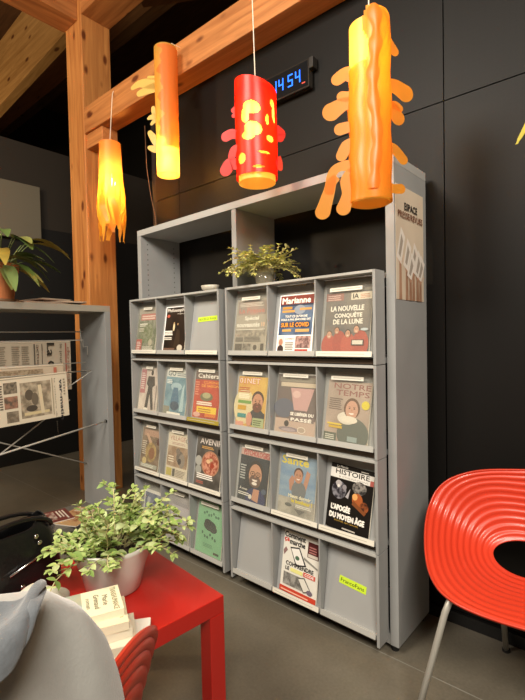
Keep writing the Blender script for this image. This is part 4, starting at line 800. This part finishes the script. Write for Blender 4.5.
# ------------------------------------------------------------------ paper lamps
CR_ = Vector((cos(YAW), sin(YAW), 0)); CU = Vector((0, 0, 1)); CF = Vector((-sin(YAW), cos(YAW), 0))
WIRE = P('#D8D0C0', rough=.5)
def bulb(root, z, power, col=(1, .66, .28), rad=.03, es=14):
    MB().sphere((0, 0, z), rad, emit('#FFC070', es), 14, (1, 1, 1.15)).lathe([(0, 0), (.014, 0), (.014, .05), (0, .05)], P('#D8D4C8'), (0, 0, z + rad * 1.1), 12).build('bulb', root, smooth=True)
    l = bpy.data.lights.new('lamp_light', 'POINT'); l.energy = power; l.color = col; l.shadow_soft_size = rad * 1.15
    o = bpy.data.objects.new('lamp_light', l); COL.objects.link(o); o.parent = root; o.location = (0, 0, z)
def ribbon(mb, pts, mt, sc, cx, z_of, off=0, thick=.0018, R=None):
    """flat cut-out arm; pts = (x, y, width) in cut-out units; the sheet stands in the lamp's own left-right plane"""
    P3 = [Vector(((x - cx) / sc, z_of(y))) for x, y, w_ in pts]; ws = [w_ / sc / 2 for _, _, w_ in pts]
    dense = []; n = len(P3)
    for i in range(n - 1):
        for q in range(6):
            t_ = q / 6; p = [P3[max(i - 1, 0)], P3[i], P3[i + 1], P3[min(i + 2, n - 1)]]
            c = .5 * (2 * p[1] + (p[2] - p[0]) * t_ + (2 * p[0] - 5 * p[1] + 4 * p[2] - p[3]) * t_ * t_ + (3 * p[1] - p[0] - 3 * p[2] + p[3]) * t_ ** 3)
            dense.append((c, ws[i] + (ws[i + 1] - ws[i]) * t_))
    dense.append((P3[-1], ws[-1]))
    c0, w0 = dense[-1]; d0 = (c0 - dense[-2][0]).normalized()
    dense += [(c0 + d0 * w0 * sin(t_), w0 * cos(t_)) for t_ in [pi / 2 * q / 6 for q in range(1, 6)]] + [(c0 + d0 * w0, w0 * .05)]
    Ls, Rs = [], []
    for i, (c, w_) in enumerate(dense):
        d = (dense[min(i + 1, len(dense) - 1)][0] - dense[max(i - 1, 0)][0]).normalized(); nn = Vector((-d.y, d.x)); Ls.append(c + nn * w_); Rs.append(c - nn * w_)


    def to3(p, o): 
        bend = off + .25 * max(0, abs(p.x) - .05)
        return CR_ * p.x + CU * p.y + CF * (bend + o)
    # quads along the arm so that it can curve
    vs = []; k = len(dense)
    for i in range(k): vs += [to3(Ls[i], 0), to3(Rs[i], 0)]
    fs = [(2 * i, 2 * i + 1, 2 * i + 3, 2 * i + 2) for i in range(k - 1)]
    mb.add(vs, fs, mt)
def tube_shade(mb, R, z0, z1, mt, mask=None, nz=60, na=64, rf=None, top=None):
    vs = []; keep = {}
    for j in range(nz + 1):
        for k in range(na):
            a = 2 * pi * k / na; zt = z1 + (top(a) if top else 0); z = z0 + (zt - z0) * j / nz; r = R * (rf(a, j / nz) if rf else 1)
            vs.append(CR_ * (r * sin(a)) - CF * (r * cos(a)) + CU * z)   # a=0 faces the room
    fs = [(j * na + k, j * na + (k + 1) % na, (j + 1) * na + (k + 1) % na, (j + 1) * na + k) for j in range(nz) for k in range(na)
          if not mask or not mask(((k + .5) / na * 360 + 180) % 360 - 180, z0 + (z1 - z0) * (j + .5) / nz)]
    mb.add(vs, fs, mt)
YEL = shade('#F4D468', '#FFE070', .6, .18); ORG = shade('#F0A034', '#FFB23C', .5, .12); REDS = shade('#DC2414', '#FF3A18', .42, .08)
ORY = shade('#D8A040', '#F0A030', .45, .08); ORT = shade('#E89A50', '#FFB050', .6, .2)
GRPL = 'cut-paper hanging lamps'
# orange lamp with side arms
LX, LY = -.702, 1.40; SCL = 446.7 / (sin(YAW) * -LX + cos(YAW) * LY)
zz = lambda y: 2.294 - (y - 20) / (205 - 20) * (2.294 - 1.692)
lp = empty('hanging_lamp', (LX, LY, 0), 'orange paper lamp with long curled side arms, nearest the poster', 'lamp', GRPL)
m = MB(); tube_shade(m, .064, zz(205), zz(26), YEL); m.build('inner_tube', lp, smooth=True)
m = MB()
def msk(a, z):
    e1 = 100 + 22 * sin(z * 23) + 14 * sin(z * 51 + 1)
    if a < 0 and z > zz(72) and a < -22 - 10 * sin(z * 40): return True
    return abs(a) > e1 and z > zz(195)
tube_shade(m, .0705, zz(204), zz(22), ORG, mask=msk, nz=90, na=72, rf=lambda a, v: 1 + .03 * sin(v * 21 + 2 * a), top=lambda a: .012 * cos(a)); m.build('outer_wrap', lp, smooth=True)
arms = [[(352, 74, 16), (346, 73, 13), (339, 77, 12)], [(353, 95, 9), (348, 96, 10), (343, 95, 10)], [(354, 104, 12), (345, 103, 13), (333, 109, 18)], [(353, 128, 8), (348, 127, 11), (341, 128, 12)], [(354, 143, 10), (347, 146, 12), (342, 155, 11)],
        [(354, 167, 14), (341, 166, 9), (333, 172, 9), (330, 188, 11), (323, 211, 15)], [(354, 172, 12), (345, 180, 9), (347, 195, 11), (343, 209, 14)], [(337, 176, 8), (331, 183, 10), (330, 190, 9)],
        [(384, 32, 7), (388, 40, 8), (395, 51, 9)], [(384, 88, 12), (394, 86, 14), (406, 92, 17)], [(384, 108, 10), (391, 108, 12), (398, 118, 14)], [(390, 106, 6), (395, 105, 8), (400, 108, 7)],
        [(383, 153, 10), (392, 149, 10), (403, 160, 10)], [(384, 168, 8), (384, 183, 8), (391, 190, 9), (400, 190, 10)]]
for A in arms:
    m = MB(); ribbon(m, A, ORG, SCL, 370, zz, off=-.012 if A[0][0] < 370 else -.012); m.build('arm', lp, smooth=True)
m = MB(); vs = []
for i in range(61):
    t_ = i / 60; z = zz(18) + (zz(196) - zz(18)) * t_; wd = .012 + .009 * abs(sin(t_ * 19)) + .006 * sin(t_ * 40); cxx = .006 * sin(t_ * 11)
    for x, o_ in ((-wd, .0), (-wd * .35, .006), (wd * .35, .006), (wd, .0)): vs.append(CR_ * (x + cxx) - CF * (.0705 + o_) + CU * z)
m.add(vs, [(4 * i + k, 4 * i + k + 1, 4 * i + 5 + k, 4 * i + 4 + k) for i in range(60) for k in range(3)], shade('#E08A2C', '#FFA038', .4, .03)); m.build('seam_ruffle', lp, smooth=True)
bulb(lp, zz(66), 28, es=14)
MB().tube([(0, 0, zz(48)), (0.002, 0, zz(15)), (0, 0, 5.59)], .0022, WIRE, 6).build('cord', lp)
# red lamp
LX, LY = -1.248, 1.45; zt, zb = 2.292, 1.905; SCL2 = 446.7 / (sin(YAW) * -LX + cos(YAW) * LY)
zr = lambda y: zt - (y - 88) / (187 - 88) * (zt - zb)
lp = empty('hanging_lamp', (LX, LY, 0), 'red paper lamp with flame-shaped cut-outs in front of the clock', 'lamp', GRPL)
m = MB(); tube_shade(m, .078, zb - .004, zt - .03, YEL); m.build('inner_tube', lp, smooth=True)
def hole(a, z, a0, y0, ra, ry_, rot=0):
    dz = (z - zr(y0)) / (ry_ / SCL2); da = (a - a0) / ra; b_ = radians(rot); return (da * cos(b_) + dz * sin(b_)) ** 2 + (-da * sin(b_) + dz * cos(b_)) ** 2 < 1
HO = [(-45, 168, 14, 5, 10), (50, 108, 9, 4, 0), (5, 178, 16, 1.3, 0), (-12, 119, 24, 6, 10), (-30, 127, 12, 7, 0), (-8, 140, 24, 6.5, -10), (-22, 147, 18, 4, 0), (62, 119, 15, 8, 0), (32, 128, 5, 5, 0), (40, 147, 12, 3, 20), (-76, 107, 12, 4, 0), (-76, 134, 12, 6, 0), (-80, 152, 14, 6, 0), (-84, 176, 12, 7, 0), (20, 163, 18, 1.2, 0), (74, 168, 10, 8, 0), (120, 130, 25, 8, 0), (180, 150, 20, 8, 0)]
m = MB(); tube_shade(m, .088, zb + .014, zt, REDS, mask=lambda a, z: any(hole(a, z, *h_) for h_ in HO), nz=150, na=150, rf=lambda a, v: 1 + .012 * sin(3 * a + 8 * v), top=lambda a: -.026 * sin(a) + .008); m.build('outer_wrap', lp, smooth=True)
for A in [[(239, 137, 7), (232, 134, 10), (226, 136, 10)], [(238, 168, 9), (230, 166, 13), (225, 172, 12)], [(240, 108, 5), (237, 107, 5), (234, 109, 5)], [(274, 130, 10), (279, 135, 12), (279, 139, 9)], [(241, 115, 5), (237, 113, 5), (234, 115, 4)], [(240, 150, 9), (234, 152, 9), (231, 158, 7)], [(276, 160, 8), (278, 166, 7), (279, 172, 5)]]:
    m = MB(); ribbon(m, A, REDS, SCL2, 256, zr, off=-.01); m.build('tab', lp, smooth=True)
bulb(lp, zr(128), 34, es=14)
MB().tube([(0, 0, zr(110)), (0, 0, zr(80)), (-.012, .0, 2.9), (-.02, .02, 5.59)], .0022, WIRE, 6).build('cord', lp)
# tall tube lamp fixed to the beam, coral cut-outs
LX, LY = -2.205, 1.735; zt, zb = 3.0, 2.245; SCL3 = 446.7 / (sin(YAW) * -LX + cos(YAW) * LY)
zf = lambda y: zt - (y - 46) / (176 - 46) * (zt - zb)
lp = empty('hanging_lamp', (LX, LY, 0), 'tall straight orange tube lamp with coral cut-outs hung on the beam', 'lamp', GRPL)
m = MB(); tube_shade(m, .068, zb, zt, shade('#E0B050', '#FFD068', .5, .2)); m.build('inner_tube', lp, smooth=True)
def mk2(a, z):
    e = 12 * sin(z * 37) + 9 * sin(z * 83 + 1); return not (-20 + e < a < 95 - e * .5) or z < zf(150)
m = MB(); tube_shade(m, .0705, zb, zt - .01, ORT, mask=mk2, nz=110, na=80); m.build('coral_wrap', lp, smooth=True)
COR = shade('#D8B858', '#D8A848', .3, .03)
for A in [[(158, 84, 12), (146, 81, 10), (137, 80, 7), (130, 83, 4)], [(156, 86, 10), (148, 87, 9), (137, 90, 6)], [(156, 77, 4), (151, 76, 4), (147, 75, 3)], [(158, 114, 6), (152, 112, 5), (151, 107, 4)], [(156, 116, 6), (149, 116, 5), (146, 117, 3)], [(156, 118, 5), (151, 121, 4), (149, 123, 3)],
          [(158, 148, 8), (152, 140, 8), (147, 132, 5)], [(158, 150, 8), (151, 149, 7), (146, 147, 4)]]:
    m = MB(); ribbon(m, A, COR, SCL3, 164, zf, off=-.02); m.build('coral_arm', lp, smooth=True)
bulb(lp, zf(160), 55, es=20)
MB().tube([(0.03, .0, zt - .005), (.035, .02, zt + .03), (.035, .085, zt + .035)], .002, WIRE, 6).build('hanger', lp)
# fringed lamp by the post
LX, LY = -2.865, 1.745; SCL4 = 446.7 / (sin(YAW) * -LX + cos(YAW) * LY); zt = 2.633; zb = 1.925
zg = lambda y: zt - (y - 142) / (245 - 142) * (zt - zb)
lp = empty('hanging_lamp', (LX, LY, 0), 'orange fringed paper lamp hanging beside the wooden post', 'lamp', GRPL)
m = MB(); tube_shade(m, .072, zg(176), zt, shade('#E08A40', '#FFAA50', .55, .15), rf=lambda a, v: 1.0 + .14 * (1 - v)); m.build('shade_body', lp, smooth=True)
FR = shade('#F4B040', '#FFC850', .6, .2); rr = random.Random(4)
for k in range(22):
    a = 2 * pi * k / 22; L_ = rr.uniform(.30, .47); w_ = rr.uniform(.012, .02); ph = rr.uniform(0, 6); m = MB(); vs = []
    for i in range(17):
        t_ = i / 16; r = .08 + .016 * sin(t_ * 2.2) + .012 * sin(t_ * 6 + ph) * t_ - .02 * t_ * rr.random() * .3; aa = a + .30 * sin(t_ * 4 + ph) * t_
        wd = w_ * (1 + .4 * sin(t_ * 5 + ph)) * (1 if i < 15 else .6)
        for s_ in (-1, 1):
            ab = aa + s_ * wd / r; vs.append(CR_ * (r * sin(ab)) - CF * (r * cos(ab)) + CU * (zg(175) - L_ * t_))
    m.add(vs, [(2 * i, 2 * i + 1, 2 * i + 3, 2 * i + 2) for i in range(16)], FR); m.build('fringe_strip', lp, smooth=True)
bulb(lp, zg(182), 48, es=24)
MB().tube([(0, 0, zt - .25), (0, 0, zt), (-.03, .05, 3.0), (-.045, .068, 3.04), (-.055, .066, 3.02)], .0026, WIRE, 6).build('cord', lp)
# loose wire on the wall, frond of a lamp at the right edge, knot at the red lamp's cord
o = MB().tube([(-2.76, 1.968, 2.8), (-2.75, 1.968, 2.5), (-2.80 + .09, 1.966, 2.3), (-2.66, 1.966, 2.12), (-2.60, 1.93, 1.98)], .003, P('#6A4A30')).build('wire', smooth=True); tag(o, 'thin brown wire hanging down the wall above the cabinet left end', 'wire')
m = MB(); vs = []
for i in range(13):
    t_ = i / 12; w_ = .009 * (1 - .5 * t_) if i < 11 else .003
    c = Vector((-.205 - .042 * t_, 1.30, 1.80 - .075 * t_))
    vs += [c + Vector((w_, 0, .002)), c - Vector((w_, 0, -.002)), ]
m.add(vs, [(2 * i, 2 * i + 1, 2 * i + 3, 2 * i + 2) for i in range(12)], shade('#C8B840', '#C8B840', .3, 0)); m.tube([(-.205, 1.30, 1.80), (-.19, 1.3, 2.0), (-.18, 1.3, 5.59)], .0018, WIRE, 5)
o = m.build('paper_frond', solid=.002); tag(o, 'yellow-green paper frond tip hanging at the right edge', 'decoration')

# ------------------------------------------------------------------ room lights
def area(loc, rot, sx, sy, e, col):
    l = bpy.data.lights.new('ceiling_light', 'AREA'); l.shape = 'RECTANGLE'; l.size = sx; l.size_y = sy; l.energy = e; l.color = col
    o = bpy.data.objects.new('ceiling_light', l); COL.objects.link(o); o.location = loc
    d = Vector(rot) - Vector(loc); o.rotation_euler = d.to_track_quat('-Z', 'Y').to_euler(); return o
area((1.2, -.9, 3.3), (-.9, 1.4, .8), 1.2, 1.2, 160, (1, .92, .80))
area((-1.6, -1.2, 3.4), (-1.4, 1.4, .7), 1.0, 1.0, 115, (1, .91, .78))
for loc, e in (((-3.1, -.5, 2.7), 100), ((.9, .1, 3.0), 30), ((-5.9, .6, 3.3), 70)):  # unseen warm point lights added to brighten rafters, post and tie beam
    l = bpy.data.lights.new('warm_fill_light', 'POINT'); l.energy = e; l.color = (1, .74, .45); l.shadow_soft_size = .12
    o = bpy.data.objects.new('warm_fill_light', l); COL.objects.link(o); o.location = loc
wd_ = bpy.data.worlds.new('world'); SC.world = wd_; wd_.use_nodes = True
wd_.node_tree.nodes['Background'].inputs[0].default_value = (.9, .8, .65, 1); wd_.node_tree.nodes['Background'].inputs[1].default_value = .02
